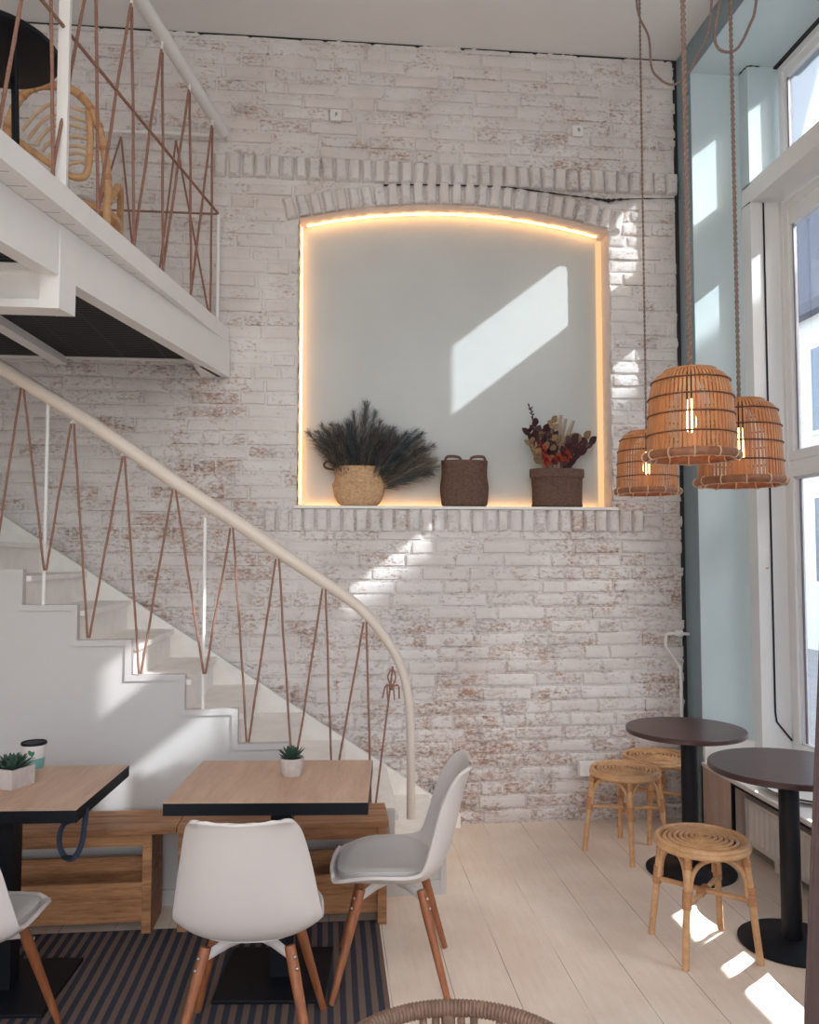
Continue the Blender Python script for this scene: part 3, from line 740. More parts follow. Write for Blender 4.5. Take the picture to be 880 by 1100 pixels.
# ------------------------------------------------------------------ pendant lamps
def bell(t):   # radius factor along height 0 (rim) .. 1 (crown)
    if t < .55: return 1 - .05 * t / .55
    if t < .8: u = (t - .55) / .25; return .95 - .07 * u * u
    u = (t - .8) / .2; return .88 * math.sqrt(max(0, 1 - (u * .80) ** 2.3)) if u < 1 else .5
PR, PH = .163, .318
def make_pendant():
    root = thing('pendant_lamp', 'x', 'lamp', (0, 0, 0))
    n = 62; s_ = MB()
    for k in range(n):
        a = 2 * PI * k / n; vs = []; fs = []; st_ = 16; hw = .0050
        for i in range(st_ + 1):
            t = i / st_; r = PR * bell(t); zz = .02 + PH * t
            w = hw * min(1, r / PR + .1)
            for dr in (-.0016, .0016):
                for d in (-1, 1):
                    vs.append(((r + dr) * math.cos(a) - d * w * math.sin(a), (r + dr) * math.sin(a) + d * w * math.cos(a), zz))
        for i in range(st_):
            b = 4 * i
            for (p, q) in ((0, 1), (1, 3), (3, 2), (2, 0)): fs.append((b + p, b + q, b + 4 + q, b + 4 + p))
        s_.add(vs, fs)
    s_.build('slats', M['bamboo'], root)
    for t in (.22, .45, .66, .86):
        m_ = MB(); r = PR * bell(t) + .004; zz = .02 + PH * t
        m_.tube([(r * math.cos(2 * PI * k / 48), r * math.sin(2 * PI * k / 48), zz) for k in range(48)], .0032, 6, closed=True)
        m_.build('hoop', M['bamboodark'], root)
    rm = MB()
    for r, zz in ((PR + .008, .012), (PR - .006, .012)):
        rm.tube([(r * math.cos(2 * PI * k / 56), r * math.sin(2 * PI * k / 56), zz) for k in range(56)], .010, 8, closed=True, flat=(1.5, .6))
    rm.build('rim_band', M['rimband'], root)
    bn = MB(); pts = []
    for k in range(12):
        for j in range(13):
            q = -PI / 2 + 2 * PI * j / 12; a = 2 * PI * (k + .3 + .02 * j / 12) / 12
            pts.append(((PR + .001 + .019 * math.cos(q)) * math.cos(a), (PR + .001 + .019 * math.cos(q)) * math.sin(a), .012 + .018 * math.sin(q)))
        for j in range(1, 5):
            a = 2 * PI * (k + .3 + .02 + .98 * j / 5) / 12; pts.append(((PR - .004) * math.cos(a), (PR - .004) * math.sin(a), -.002))
    bn.tube(pts, .0028, 5, closed=True)
    bn.build('rim_binding', M['rattanpale'], root)
    tp = MB(); rt = PR * bell(1.0)
    tp.lathe([(.018, PH + .016), (rt + .004, PH + .016), (rt + .006, PH + .023), (.018, PH + .026)], 40, close=True)
    tp.build('crown_ring', M['bamboo'], root)
    MB().cyl((0, 0, .23), (0, 0, .350), .016, .014).build('lamp_holder', M['black'], root)
    MB().lathe([(0, .10), (.014, .108), (.021, .13), (.021, .15), (.013, .19), (.011, .23), (0, .232)], 18).build('bulb', M['bulb'], root)
    return root
pend = make_pendant()
ps = [(743, 490, 2.98, .0105, 'nearest rattan bell pendant lamp hanging lowest-crowned in the middle of the three', 'm'),
      (796, 518, 3.46, .0085, '', ''), (695.5, 528, 4.28, .0065, '', '')]
plab = ['front and largest-looking of the three rattan bell pendant lamps, its bulb seen glowing',
        'rattan bell pendant lamp at the right, hanging beside the window frame',
        'smallest-looking rattan bell pendant lamp, hanging behind the others near the brick wall']
for i, (px, py, Y, cr, _, __) in enumerate(ps):
    o = pend if i == 0 else dup(pend)
    p = at(px, py, 'y', Y); o.scale = [(1, 1.10, .99)[i]] * 3; o.location = (p.x, p.y, p.z - .012)
    tag(o, plab[i], 'lamp', 'rattan pendant lamps by the window')
for i, (o, cr) in enumerate(zip([q for q in SC.objects if q.type == 'EMPTY' and q.name.startswith('pendant_lamp')], (.0092, .0074, .0058))):
    cd = MB(); H = (ZC - o.location.z) / o.scale.x; n = 420
    for s_ in (0, PI):
        cd.tube([(.55 * cr * math.cos(k * .72 + s_), .55 * cr * math.sin(k * .72 + s_), .345 + (H - .345) * k / n) for k in range(n + 1)], cr * .62, 6)
    cd.build('cord', M['cordm'], o)
    MB().lathe([(0, 0), (.03, 0), (.05, .02), (.05, .03)], 20, (0, 0, H - .031)).build('ceiling_rose', M['white'], o)
    # slack lead looping away from the hook
P3 = [o for o in SC.objects if o.name.startswith('pendant_lamp')]
def slack(o, pix):
    pts = [(at(x, y, 'y', Y) - o.location) / o.scale.x for x, y, Y in pix]
    MB().tube(smooth_path(pts, 8), .0062, 7).build('slack_lead', M['cordm'], o)
Yp = [o.location.y for o in P3]
slack(P3[2], [(684, -45, Yp[2]), (685, 10, 4.2), (697, 40, 4.15), (700, 72, 4.1), (708, 84, 4.05), (722, 91, 4.0), (736, 82, 3.95), (752, 55, 3.9), (763, 20, 3.85), (767, -60, 3.8)])
slack(P3[1], [(778, -40, 3.3), (772, 10, 3.35), (768, 38, 3.4), (772, 52, 3.42), (783, 56, 3.44), (794, 50, 3.46), (805, 28, 3.48), (812, 5, 3.5), (817, -70, 3.5)])

# ------------------------------------------------------------------ baskets in the niche
def weave(prof, cols=44, amp=.018, chk=1):
    def rf(i, a): return 1 + amp * math.sin(cols * a + (PI if i % 2 else 0))
    return rf
def basket(mb, prof_pts, rows, n=132, cols=44, amp=.016):
    P = smooth_path([(r, 0, z) for r, z in prof_pts], max(2, rows // (len(prof_pts) - 1)))
    prof = [(p.x, p.z) for p in P]
    mb.lathe(prof, n, rf=weave(prof, cols, amp)); return prof
LZ = NZ0 + .0125
b1 = thing('seagrass_basket', 'pale natural belly basket with dark loop handles holding dark pampas in the niche', 'basket', (.172, 5.036, LZ), 0, 'woven baskets in the niche')
m_ = MB(); basket(m_, [(.02, .0), (.105, .002), (.145, .05), (.158, .11), (.163, .135), (.150, .15), (.142, .19), (.150, .235), (.152, .245)], 40)
m_.v = [(x, y * .45, z) for x, y, z in m_.v]
m_.build('body', M['basket'], b1)
for s_, mt in ((-1, 'basketdark'), (1, 'basket')):
    MB().tube(smooth_path([(s_ * .135, .01, .19), (s_ * .15, -.01, .25), (s_ * .19, -.01, .275), (s_ * .215, 0, .255), (s_ * .20, .01, .235), (s_ * .15, .01, .225)], 5), .0075, 7).build('handle', M[mt], b1)
b2 = thing('seagrass_basket', 'empty dark brown woven basket in the middle of the niche ledge', 'basket', (.829, 5.036, LZ), 0, 'woven baskets in the niche'); b2.scale = (1.02, 1, 1.07)
m_ = MB(); basket(m_, [(.02, 0), (.125, .002), (.142, .04), (.148, .11), (.140, .17), (.139, .22), (.143, .27)], 42, cols=40, amp=.02); m_.v = [(x, y * .45, z) for x, y, z in m_.v]; m_.build('body', M['basketdark'], b2)
for s_ in (-1, 1):
    MB().tube(smooth_path([(s_ * .125, -.035, .25), (s_ * .115, -.04, .285), (s_ * .075, -.045, .29), (s_ * .035, -.05, .28), (s_ * .03, -.05, .25)], 5), .0085, 7).build('handle', M['basketdark'], b2)
b3 = thing('seagrass_basket', 'dark brown straight-sided rimmed basket holding dried flowers in the niche', 'basket', (1.42, 5.036, LZ), 0, 'woven baskets in the niche')
m_ = MB(); basket(m_, [(.02, 0), (.150, .002), (.157, .03), (.158, .10), (.160, .15), (.160, .19)], 30, cols=34, amp=.026); m_.v = [(x, y * .45, z) for x, y, z in m_.v]; m_.build('body', M['basketdark'], b3)
m_ = MB(); basket(m_, [(.160, .185), (.172, .19), (.173, .235), (.166, .24), (.150, .235)], 12, cols=50, amp=.014); m_.v = [(x, y * .45, z) for x, y, z in m_.v]; m_.build('rim', M['basketdark'], b3)

# pampas bunch
pb = thing('dried_pampas_bunch', 'fanned bunch of dark dried pampas plumes standing in the pale basket', 'dried plant', (.172, 5.04, LZ + .05))
rng = random.Random(3)
def plume(a, L, bend, mt, fat=.062):
    """a = lean from vertical (rad), feathered upper two thirds"""
    m_ = MB(); base = Vector((.05 * math.sin(a), rng.uniform(-.015, .02), .0))
    dirn = Vector((math.sin(a), rng.uniform(-.26, .05), math.cos(a))).normalized(); pts = []; n = 16
    yd = rng.uniform(-.05, .0)
    for i in range(n + 1):
        t = i / n; p = base + dirn * (L * t) + Vector((math.copysign(bend, a) * t * t * L, yd * t * t, -abs(bend) * .6 * t ** 3 * L))
        p.y = min(p.y, .07); pts.append(p)
    m_.tube(pts, [.0022 * (1 - .6 * i / n) for i in range(n + 1)], 5)
    for k in range(360):
        t = .30 + .70 * rng.random() ** .9; f = t * n; i = min(int(f), n - 1); c = pts[i].lerp(pts[i + 1], f - i); tg = (pts[i + 1] - pts[i]).normalized()
        w = fat * (math.sin(PI * min(1, (t - .2) / .82)) ** .6) + .008
        q = Vector((rng.gauss(0, 1), rng.gauss(0, .8), rng.gauss(0, 1))); q = (q - tg * q.dot(tg)).normalized()
        e = c + tg * w * rng.uniform(.7, 1.7) + q * w * rng.uniform(.4, 1.4) + Vector((0, 0, -.022 * rng.random())); e.y = min(e.y, .075)
        s2 = tg.cross(q) * .0010
        mid = c.lerp(e, .5) + q * .004
        m_.add([c - s2, c + s2, mid + s2, mid - s2, e], [(0, 1, 2, 3), (3, 2, 4)])
    return m_
for k in range(34):
    u = (k + rng.uniform(-.4, .4)) / 33; a = R(-30 + 92 * u)
    L = (.585 - .12 * abs(math.sin(a))) * rng.uniform(.80, 1.05)
    mt = rng.choices(['pampas', 'pampasb', 'pampaspale'], [5, 4, .4])[0]
    if k in (28, 30, 32): mt = 'pampaspale'
    plume(a, L, .12 * abs(math.sin(a)) + .02, mt).build('plume', M[mt], pb)
# dried flower bouquet
fb = thing('dried_flower_bouquet', 'bouquet of burgundy leaves and coral dried flowers in the dark rimmed basket', 'dried plant', (1.385, 5.04, LZ + .165)); fb.scale = (1.0, 1.0, 1.12)
def leaf(mb, p, d, L, w, up):
    d = Vector(d).normalized(); s_ = d.cross(Vector(up)).normalized(); nn = s_.cross(d)
    vs = []; fs = []; N = 6
    for i in range(N + 1):
        t = i / N; ww = w * math.sin(PI * (.04 + .96 * t)) ** .8; c = Vector(p) + d * (L * t) + nn * (.18 * L * t * t)
        vs += [c - s_ * ww + nn * .25 * ww, c, c + s_ * ww + nn * .25 * ww]
    for i in range(N):
        for j in (0, 1): fs.append((3 * i + j, 3 * i + j + 1, 3 * i + 4 + j, 3 * i + 3 + j))
    mb.add(vs, fs, True)
for k in range(15):
    a = R(-38 + 76 * (k + .5) / 15 + rng.uniform(-6, 6)); L = rng.uniform(.22, .40); m_ = MB()
    b0 = Vector((.03 * math.sin(a), rng.uniform(-.02, .02), 0)); e = b0 + Vector((math.sin(a) * L, rng.uniform(-.09, .02), math.cos(a) * L))
    if k in (9, 10): e = b0 + Vector((.20 + .03 * (k - 9), -.04, .24 - .03 * (k - 9)))
    m_.tube(smooth_path([b0, lerp(b0, e, .5) + Vector((.01, 0, .015)), e], 6), .0022, 5)
    st_ = m_.build('stem', M['strawleaf'], fb)
    lm = MB()
    for j in range(11):
        t = .4 + .6 * j / 10; c = lerp(b0, e, t)
        leaf(lm, c, (math.cos(j * 2.4) * .9 + math.sin(a), math.sin(j * 2.4) * .6 - .2, .7), rng.uniform(.04, .075), rng.uniform(.014, .024), (0, -1, .3))
    lm.build('leaves', M['burgundy' if k % 3 else 'strawleaf'], st_)
for (x, z, r) in ((-.075, .165, .05), (-.045, .11, .045), (.075, .145, .05), (.03, .12, .04), (-.10, .215, .03), (.095, .18, .035)):
    m_ = MB(); c = Vector((x, -.055, z))
    for k in range(46):
        v = Vector((rng.gauss(0, 1), rng.gauss(-.4, .8), rng.gauss(0.2, 1))).normalized()
        leaf(m_, c, v, r * rng.uniform(.7, 1), r * .26, v.orthogonal())
    m_.tube([c, (x * .3, 0, 0)], .0025, 5); m_.build('flower_head', M['coral'], fb)
m_ = MB()
for q in ((.06, .34), (.11, .33), (.03, .36)):
    b0 = Vector((0, 0, 0)); e = Vector((q[0] + .02, -.05, q[1])); m_.tube([b0, e], .0016, 5)
    for j in range(16):
        t = .5 + .5 * j / 15; c = lerp(b0, e, t)
        for s_ in (-1, 1): leaf(m_, c, (s_ * .8, -.1, .55), .04 * (1.15 - t * .75), .004, (0, -1, 0))
m_.build('fern_sprig', M['strawleaf'], fb)
m_ = MB(); m_.tube(smooth_path([(-.02, 0, 0), (-.10, -.03, .26), (-.13, -.03, .38), (-.155, -.03, .43)], 6), .003, 5)
for j in range(20): leaf(m_, (-.10 - .045 * j / 19, -.03, .27 + .15 * j / 19), (math.sin(j * 2.3), math.cos(j * 2.3) * .5, .8), .022, .004, (0, -1, 0))
m_.build('seed_spike', M['burgundy'], fb)

# ------------------------------------------------------------------ dining tables
def make_table(name, label, loc_, rz, colx, basex):
    t = thing(name, label, 'table', loc_, rz, 'square dining tables')
    W, D, TH = .725, .605, .045
    MB().bb(-W / 2, W / 2, -D / 2, D / 2, .75 - TH, .7485, bev=.002).build('edge_band', M['blackedge'], t)
    MB().bb(-W / 2 + .001, W / 2 - .001, -D / 2 + .001, D / 2 - .001, .7475, .7505).build('tabletop', M['laminate'], t)
    MB().bb(colx - .04, colx + .04, -.04, .04, .02, .70).bb(colx - .15, colx + .15, -.12, .12, .693, .7055).build('column', M['black'], t)
    MB().bb(basex - .205, basex + .205, -.205, .205, .0062, .02, bev=.003).build('base_plate', M['black'], t)
    return t
TA = make_table('dining_table', 'oak-topped square dining table with black edge, fully in view with one succulent', (-.20, 3.285, 0), R(-4.5), 0.02, .0)
TB = make_table('dining_table', 'oak-topped dining table cut off by the left frame edge, with the paper cup on it', (-1.21, 3.285, 0), R(-3.2), .0, .02)
# strap hanging off the second table
s_ = thing('webbing_strap', 'dark navy webbing strap looped under the corner of the left table', 'strap', (-.9, 3.02, .58))
pts = [at(93, 868, 'y', 3.06), at(91, 885, 'y', 3.05), at(88, 905, 'y', 3.04), at(81, 920, 'y', 3.03), at(72, 922, 'y', 3.02), at(65, 912, 'y', 3.02), at(64, 898, 'y', 3.02), at(69, 885, 'y', 3.03), at(82, 880, 'y', 3.05)]
MB().tube([p - Vector((-.9, 3.02, .58)) for p in smooth_path(pts, 6)], .010, 8, flat=(1.0, .3)).build('band', M['navystrap'], s_)
bp = at(72, 921, 'y', 3.015) - Vector((-.9, 3.02, .58))
MB().box(tuple(bp), (.03, .012, .012), bev=.002).build('slider', M['black'], s_)

# benches
def make_bench(label, x0, x1, legs):
    b = thing('wooden_bench', label, 'bench', ((x0 + x1) / 2, 3.81, 0), 0, 'low wooden benches against the stair panel')
    L = (x1 - x0) / 2; ZB = .455
    tp = MB()
    for k in range(3): tp.bb(-L, L, -.135 + k * .09, -.135 + k * .09 + .0885, ZB - .028, ZB, bev=.002)
    tp.build('seat', M['bench'], b)
    l0, l1 = legs[0] - x0 - L + .02, legs[1] - x0 - L - .02
    MB().bb(l0, l1, -.10, -.08, ZB - .085, ZB - .028).build('apron', M['bench'], b)
    for x in legs:
        l = MB(); l.bb(x - x0 - L - .02, x - x0 - L + .02, -.115, .12, 0, ZB - .028, bev=.002); l.build('leg', M['bench'], b)
    MB().bb(l0, l1, -.10, -.08, .05, .132).bb(l0, l1, -.10, -.08, .1335, .215).build('lower_board', M['bench'], b)
    MB().bb(l0, l1, .085, .105, .13, .26).build('back_board', M['bench'], b)
    return b
make_bench('long wooden bench behind the left table, ending beside the second bench', -2.15, -.655, (-2.08, -.78))
make_bench('wooden bench behind the table with the single succulent', -.651, .262, (-.63, .235))

# dining chairs
def make_chair():
    root = thing('dining_chair', 'x', 'chair')
    # side profile (y forward +, z up) and half widths
    prof = [(.230, .440, .150), (.228, .424, .176), (.212, .408, .198), (.17, .398, .214), (.10, .394, .229), (.02, .393, .240), (-.08, .396, .245), (-.15, .414, .244), (-.198, .462, .240), (-.226, .53, .230), (-.248, .61, .216), (-.268, .69, .200), (-.286, .76, .184), (-.298, .80, .170), (-.303, .818, .158), (-.306, .827, .138), (-.306, .830, .100)]
    P = smooth_path([(y, z, w) for y, z, w in prof], 3)
    nu = len(P); nv = 20; vs = []; fs = []
    for i, p in enumerate(P):
        u = i / (nu - 1); y, z, w = p
        tg = P[min(i + 1, nu - 1)] - P[max(i - 1, 0)]; tg = Vector((tg.x, tg.y)).normalized(); nrm = Vector((tg.y, -tg.x))   # outward below/behind
        if nrm.y > 0 and u < .4: nrm = -nrm
        inner = Vector((-tg.y, tg.x)) if True else None
        # inward (towards sitter): for seat up (+z), for back forward (+y)
        inn_ = Vector((tg.y, -tg.x)); 
        if inn_.y < 0 and u < .5: inn_ = -inn_
        if inn_.x < 0 and u >= .5: inn_ = -inn_
        ss_ = lambda a, b, q: (lambda w_: w_ * w_ * (3 - 2 * w_))(min(1, max(0, (q - a) / (b - a))))
        curl = .015 + .048 * ss_(.08, .30, u) + .022 * ss_(.36, .56, u) - .080 * ss_(.62, .97, u)
        for j in range(nv + 1):
            s_ = -1 + 2 * j / nv
            k = abs(s_) ** 2.6 * curl
            dip = .012 * (1 - s_ * s_) * max(0, (u - .75) / .25)
            ww = w * (1 - .04 * abs(s_) ** 6)
            vs.append((ww * s_, y + inn_.x * k, z + inn_.y * k - dip))
    for i in range(nu - 1):
        for j in range(nv): fs.append((i * (nv + 1) + j, i * (nv + 1) + j + 1, (i + 1) * (nv + 1) + j + 1, (i + 1) * (nv + 1) + j))
    m_ = MB(); m_.add(vs, fs, True); sh = m_.build('shell', M['shell'], root, ang=80)
    so = sh.modifiers.new('solid', 'SOLIDIFY'); so.thickness = .013; so.offset = -1 if False else 0
    sh.modifiers.new('bev', 'BEVEL').width = .004
    ss = sh.modifiers.new('sub', 'SUBSURF'); ss.levels = 1; ss.render_levels = 1
    # seat pad that follows the shell
    vs = []; fs = []; n = 40; rings = 8
    for k in range(rings + 1):
        f = k / rings
        for a in range(n):
            an = 2 * PI * a / n; ex = 2 / 2.8
            cx_ = math.copysign(abs(math.cos(an)) ** ex, math.cos(an)); cy_ = math.copysign(abs(math.sin(an)) ** ex, math.sin(an))
            x = .205 * f * cx_; y = .025 + .185 * f * cy_
            edge = max(0, (f - .72) / .28)
            zt = .447 - .020 * edge ** 2.2 + .010 * f * f + (.03 * abs(x / .205) ** 3)
            vs.append((x, y, zt))
    for k in range(n): x, y, z = vs[rings * n + k]; vs.append((x * .97, y * .97, z - .03))
    rings += 1
    for k in range(rings):
        for a in range(n): fs.append((k * n + a, k * n + (a + 1) % n, (k + 1) * n + (a + 1) % n, (k + 1) * n + a))
    m_ = MB(); m_.add(vs, fs, True); m_.build('seat_pad', M['cushion'], root)
    bf = MB()
    for sx in (-1, 1):
        for sy in (-1, 1):
            a = Vector((sx * .135, sy * .115, .368)); b = Vector((sx * .222, sy * .212, 0.0065))
            MB().tube([a + (a - b).normalized() * .01, lerp(a, b, .15), b], [.0175, .0185, .0115], 14).build('leg', M['chairleg'], root)
            bo = MB()
            for t in (.05, .14):
                c = lerp(a, b, t) + Vector((sx * .012, sy * .016, .002)); bo.ball(tuple(c), .0055, 6)
            bo.build('bolt', M['metal'], root)
            bf.tube([(0, 0, .372), (sx * .07, sy * .06, .368), tuple(lerp(a, b, .06)), tuple(lerp(a, b, .2))], [.014, .014, .012, .008], 8, flat=(1.4, .7))
    bf.ball((0, 0, .376), .035, 8, (1, 1, .5))
    bf.build('base_frame', M['shell'], root)
    return root
ch = make_chair()
spots = [((-.25, 2.835), R(-3), 'white moulded chair seen from behind at the table with the single succulent'),
         ((.245, 3.255), R(84), 'white moulded chair in side view at the right end of the table'),
         ((-1.175, 2.85), R(-6), 'white moulded chair cut off by the left frame edge at the left table')]
for i, (xy, a, lab) in enumerate(spots):
    o = ch if i == 0 else dup(ch); o.location = (*xy, 0); o.rotation_euler = (0, 0, a)
    tag(o, lab, 'chair', 'white dining chairs with wooden legs')
    if i == 1: o.location.z = 0

# rug
rg = MB().bb(-2.3, .222, 1.6, 3.735, 0.0003, .0062, bev=.002).build('striped_rug', M['rug']); tag(rg, 'navy and brown striped rug under the dining tables', 'rug')

# succulents and cup
def succulent(mb, c, R0, n=34):
    for k in range(n):
        a = k * 2.39996; t = k / n; el = R(10 + 68 * (1 - t)) if True else 0
        L = R0 * (.45 + .55 * t); e = R(78 - 66 * t)
        d = Vector((math.cos(a) * math.cos(e), math.sin(a) * math.cos(e), math.sin(e)))
        s_ = d.cross(Vector((0, 0, 1))).normalized(); up = s_.cross(d); vs = []; fs = []; N = 7
        for i in range(N + 1):
            u = i / N; w = .0105 * (R0 / .06) * math.sin(PI * (.12 + .86 * u)) ** .7 * (1.0 - .25 * u); th = w * .45
            cc = Vector(c) + d * (L * u) + Vector((0, 0, .014 * u * u))
            vs += [cc - s_ * w, cc + up * th, cc + s_ * w, cc - up * th]
        for i in range(N):
            for j in range(4): fs.append((4 * i + j, 4 * i + (j + 1) % 4, 4 * i + 4 + (j + 1) % 4, 4 * i + 4 + j))
        fs += [(0, 1, 2, 3), (4 * N, 4 * N + 3, 4 * N + 2, 4 * N + 1)]
        mb.add(vs, fs, True)
p = at(313, 836, 'z', .75)
s1 = thing('potted_succulent', 'small green succulent in a round ribbed grey pot on the right dining table', 'plant', (p.x, p.y + .04, .7505), 0, 'potted succulents on the dining tables')
MB().lathe([(.0, 0), (.036, 0), (.041, .01), (.0475, .05), (.048, .072), (.0445, .072), (.043, .06), (0, .06)], 80, rf=lambda i, a: 1 + (.02 * math.sin(20 * a) if 0 < i < 4 else 0)).build('pot', M['pot'], s1)
MB().lathe([(0, .066), (.043, .062), (.043, .058)], 24).build('soil', M['soil'], s1)
m_ = MB(); succulent(m_, (0, 0, .065), .066); m_.build('rosette', M['succulent'], s1)
p = at(8, 848, 'z', .75)
s2 = thing('potted_succulent', 'green succulent in a square wood-grained pot on the left dining table', 'plant', (p.x - .0, p.y + .04, .7505), R(-25), 'potted succulents on the dining tables')
pm = MB(); pm.prism([(-.045, 0), (.045, 0), (.058, .075), (.052, .075), (.050, .06), (-.050, .06), (-.052, .075), (-.058, .075)], 'y', -.05, .05); pm.bb(-.056, .056, -.056, -.048, .004, .075); pm.bb(-.056, .056, .048, .056, .004, .075)
pm.build('pot', wood('pale_grained_pot', srgb(188, 176, 172), srgb(214, 202, 196), (30, 30, 3), .7), s2)
MB().bb(-.05, .05, -.048, .048, .055, .064).build('soil', M['soil'], s2)
m_ = MB(); succulent(m_, (0, 0, .06), .085, 44); m_.build('rosette', M['succulent'], s2)
p = at(34, 827, 'z', .75)
cp = thing('paper_cup', 'white paper coffee cup with teal band and black lid on the left table', 'cup', (p.x, p.y + .02, .7505), R(20))
MB().lathe([(0, 0), (.036, 0), (.038, .004), (.0475, .100), (0, .1001)], 40).build('cup_body', M['cup'], cp)
MB().lathe([(.0362, .001), (.0384, .004), (.0432, .046), (.0428, .046)], 40).build('teal_band', M['teal'], cp)
MB().lathe([(0, .099), (.050, .099), (.0505, .104), (.049, .109), (.046, .1095), (.044, .106), (0, .106)], 40).build('lid', M['black'], cp)
lm = MB()
for (da, z, w, h, tl) in ((-.10, .072, .008, .012, .5), (.10, .068, .007, .011, -.5)):
    vs = []; N = 12
    for k in range(N):
        q = 2 * PI * k / N; u, v = w * math.cos(q), h * math.sin(q); u, v = u * math.cos(tl) - v * math.sin(tl), u * math.sin(tl) + v * math.cos(tl)
        r = .0384 + (.0475 - .0384) * (z + v) / .1 + .0006; an = -PI / 2 - R(13) + da + u / r; vs.append((r * math.cos(an), r * math.sin(an), z + v))
    lm.add(vs, [tuple(range(N))])
lm.build('leaf_emblem', M['green'], cp)
lt = MB()
for k in range(9):
    an = -PI / 2 - R(13) + (k - 4) * .085; r = .0435; z = .052
    lt.box((0, 0, 0), (.0024, .0006, .0022 + .0008 * (k % 2)), Matrix.Translation((r * math.cos(an), r * math.sin(an), z)) @ Matrix.Rotation(an + PI / 2, 4, 'Z'))
lt.build('printed_line', M['green'], cp)

# ------------------------------------------------------------------ bistro tables
def bistro(label, cx, cy, r, bx, by, br):
    t = thing('bistro_table', label, 'table', (cx, cy, 0), 0, 'round dark bistro tables by the window')
    MB().lathe([(0, .724), (r - .006, .724), (r, .729), (r, .746), (r - .004, .75), (0, .75)], 72).build('tabletop', M['bistro'], t)
    dx, dy = bx - cx, by - cy
    MB().cyl((dx, dy, .012), (dx, dy, .712), .041, n=28).lathe([(0, .71), (.13, .71), (.13, .7235), (0, .7235)], 28, (dx, dy, 0)).build('column', M['black'], t)
    MB().lathe([(0, 0), (br - .002, 0), (br, .004), (br, .010), (br - .006, .014), (.06, .020), (.05, .026), (0, .026)], 56, (dx, dy, 0)).build('base_disc', M['black'], t)
    return t
bistro('round dark-topped bistro table near the brick wall, in front of the far stool', 1.80, 4.06, .295, 1.86, 4.16, .225)
bistro('round dark-topped bistro table beside the radiator, partly cut off by the brown curtain', 1.905, 3.31, .315, 1.935, 3.355, .215)

# ------------------------------------------------------------------ rattan stools
def make_stool():
    root = thing('rattan_stool', 'x', 'stool'); H = .45
    m_ = MB()
    for r, z in ((.182, H - .020), (.178, H - .006)): m_.tube([(r * math.cos(2 * PI * k / 56), r * math.sin(2 * PI * k / 56), z) for k in range(56)], .0125, 9, closed=True)
    m_.build('seat_rim', M['rattan'], root)
    m_ = MB(); r = .022; turns = 7; n = turns * 40; pts = []
    for i in range(n + 1):
        t = i / n; a = 2 * PI * turns * t; q = .012 + .15 * t
        pts.append((q * math.cos(a), q * math.sin(a), H + .004 - .012 * t * t))
    m_.tube(pts, .0075, 7); m_.build('seat_coil', M['rattan'], root)
    m_ = MB()
    for k in range(4): a = PI * k / 4; m_.tube([(.172 * math.cos(a), .172 * math.sin(a), H - .016), (0, 0, H - .008), (-.172 * math.cos(a), -.172 * math.sin(a), H - .016)], .0065, 6)
    m_.build('seat_ribs', M['rattanwrap'], root)
    C = [(1, 1), (-1, 1), (-1, -1), (1, -1)]
    top = lambda s: Vector((s[0] * .122, s[1] * .122, H - .03)); foot = lambda s: Vector((s[0] * .158, s[1] * .158, 0))
    pl = lambda s, z: lerp(foot(s), top(s), z / (H - .03))
    for s in C:
        lg = MB().tube([foot(s), pl(s, .2), top(s) + Vector((0, 0, .012))], [.0135, .0145, .0145], 12).build('leg', M['rattan'], root)
        for z0, z1, nn, rr in ((.225, .295, 9, .0195), (.375, .41, 5, .0175)):
            w = MB(); a, b = pl(s, z0), pl(s, z1); d = (b - a).normalized(); m_n = nn * 2
            w.tube([lerp(a, b, k / m_n) for k in range(m_n + 1)], [rr - .0016 * (k % 2) for k in range(m_n + 1)], 12)
            w.build('binding', M['rattanwrap'], lg)
    for i in range(4):
        s, q = C[i], C[(i + 1) % 4]; a, b = pl(s, .26), pl(q, .26); mid = (top(s) + top(q)) / 2
        d = (b - a).normalized() * .016; pts = []
        for k in range(21):
            an = PI * k / 20; x = .5 - .5 * math.copysign(abs(math.cos(an)) ** .8, math.cos(an)); zz = math.sin(an) ** .75
            p0 = lerp(a + d, b - d, x); p1 = lerp(pl(s, .405), pl(q, .405), x)
            pts.append(Vector((p0.x + (p1.x - p0.x) * zz, p0.y + (p1.y - p0.y) * zz, .255 + .15 * zz)))
        MB().tube(pts, .0095, 9).build('arch', M['rattan'], root)
    for i in (0, 1):
        s, q = C[i], C[i + 2]; MB().tube([pl(s, .235 + .008 * i), (0, 0, .228 + .012 * i), pl(q, .235 + .008 * i)], .0105, 9).build('cross_stretcher', M['rattan'], root)
    m_ = MB()
    for k in range(5): m_.tube([(-.022 + .01 * k, -.022 + .01 * k, .236), (-.018 + .01 * k, -.018 + .01 * k, .236)], .019, 10)
    m_.build('centre_binding', M['rattanwrap'], root)
    return root
stl = make_stool()
for i, ((x, y), a, lab) in enumerate((((1.545, 3.345), R(2), 'nearest rattan stool, standing between the two round tables'),
                                     ((1.625, 4.46), R(33), 'rattan stool against the brick wall below the white socket'),
                                     ((1.915, 4.735), R(12), 'rattan stool half hidden behind the far round table'))):
    o = stl if i == 0 else dup(stl); o.location = (x, y, 0); o.rotation_euler = (0, 0, a); tag(o, lab, 'stool', 'round rattan stools')

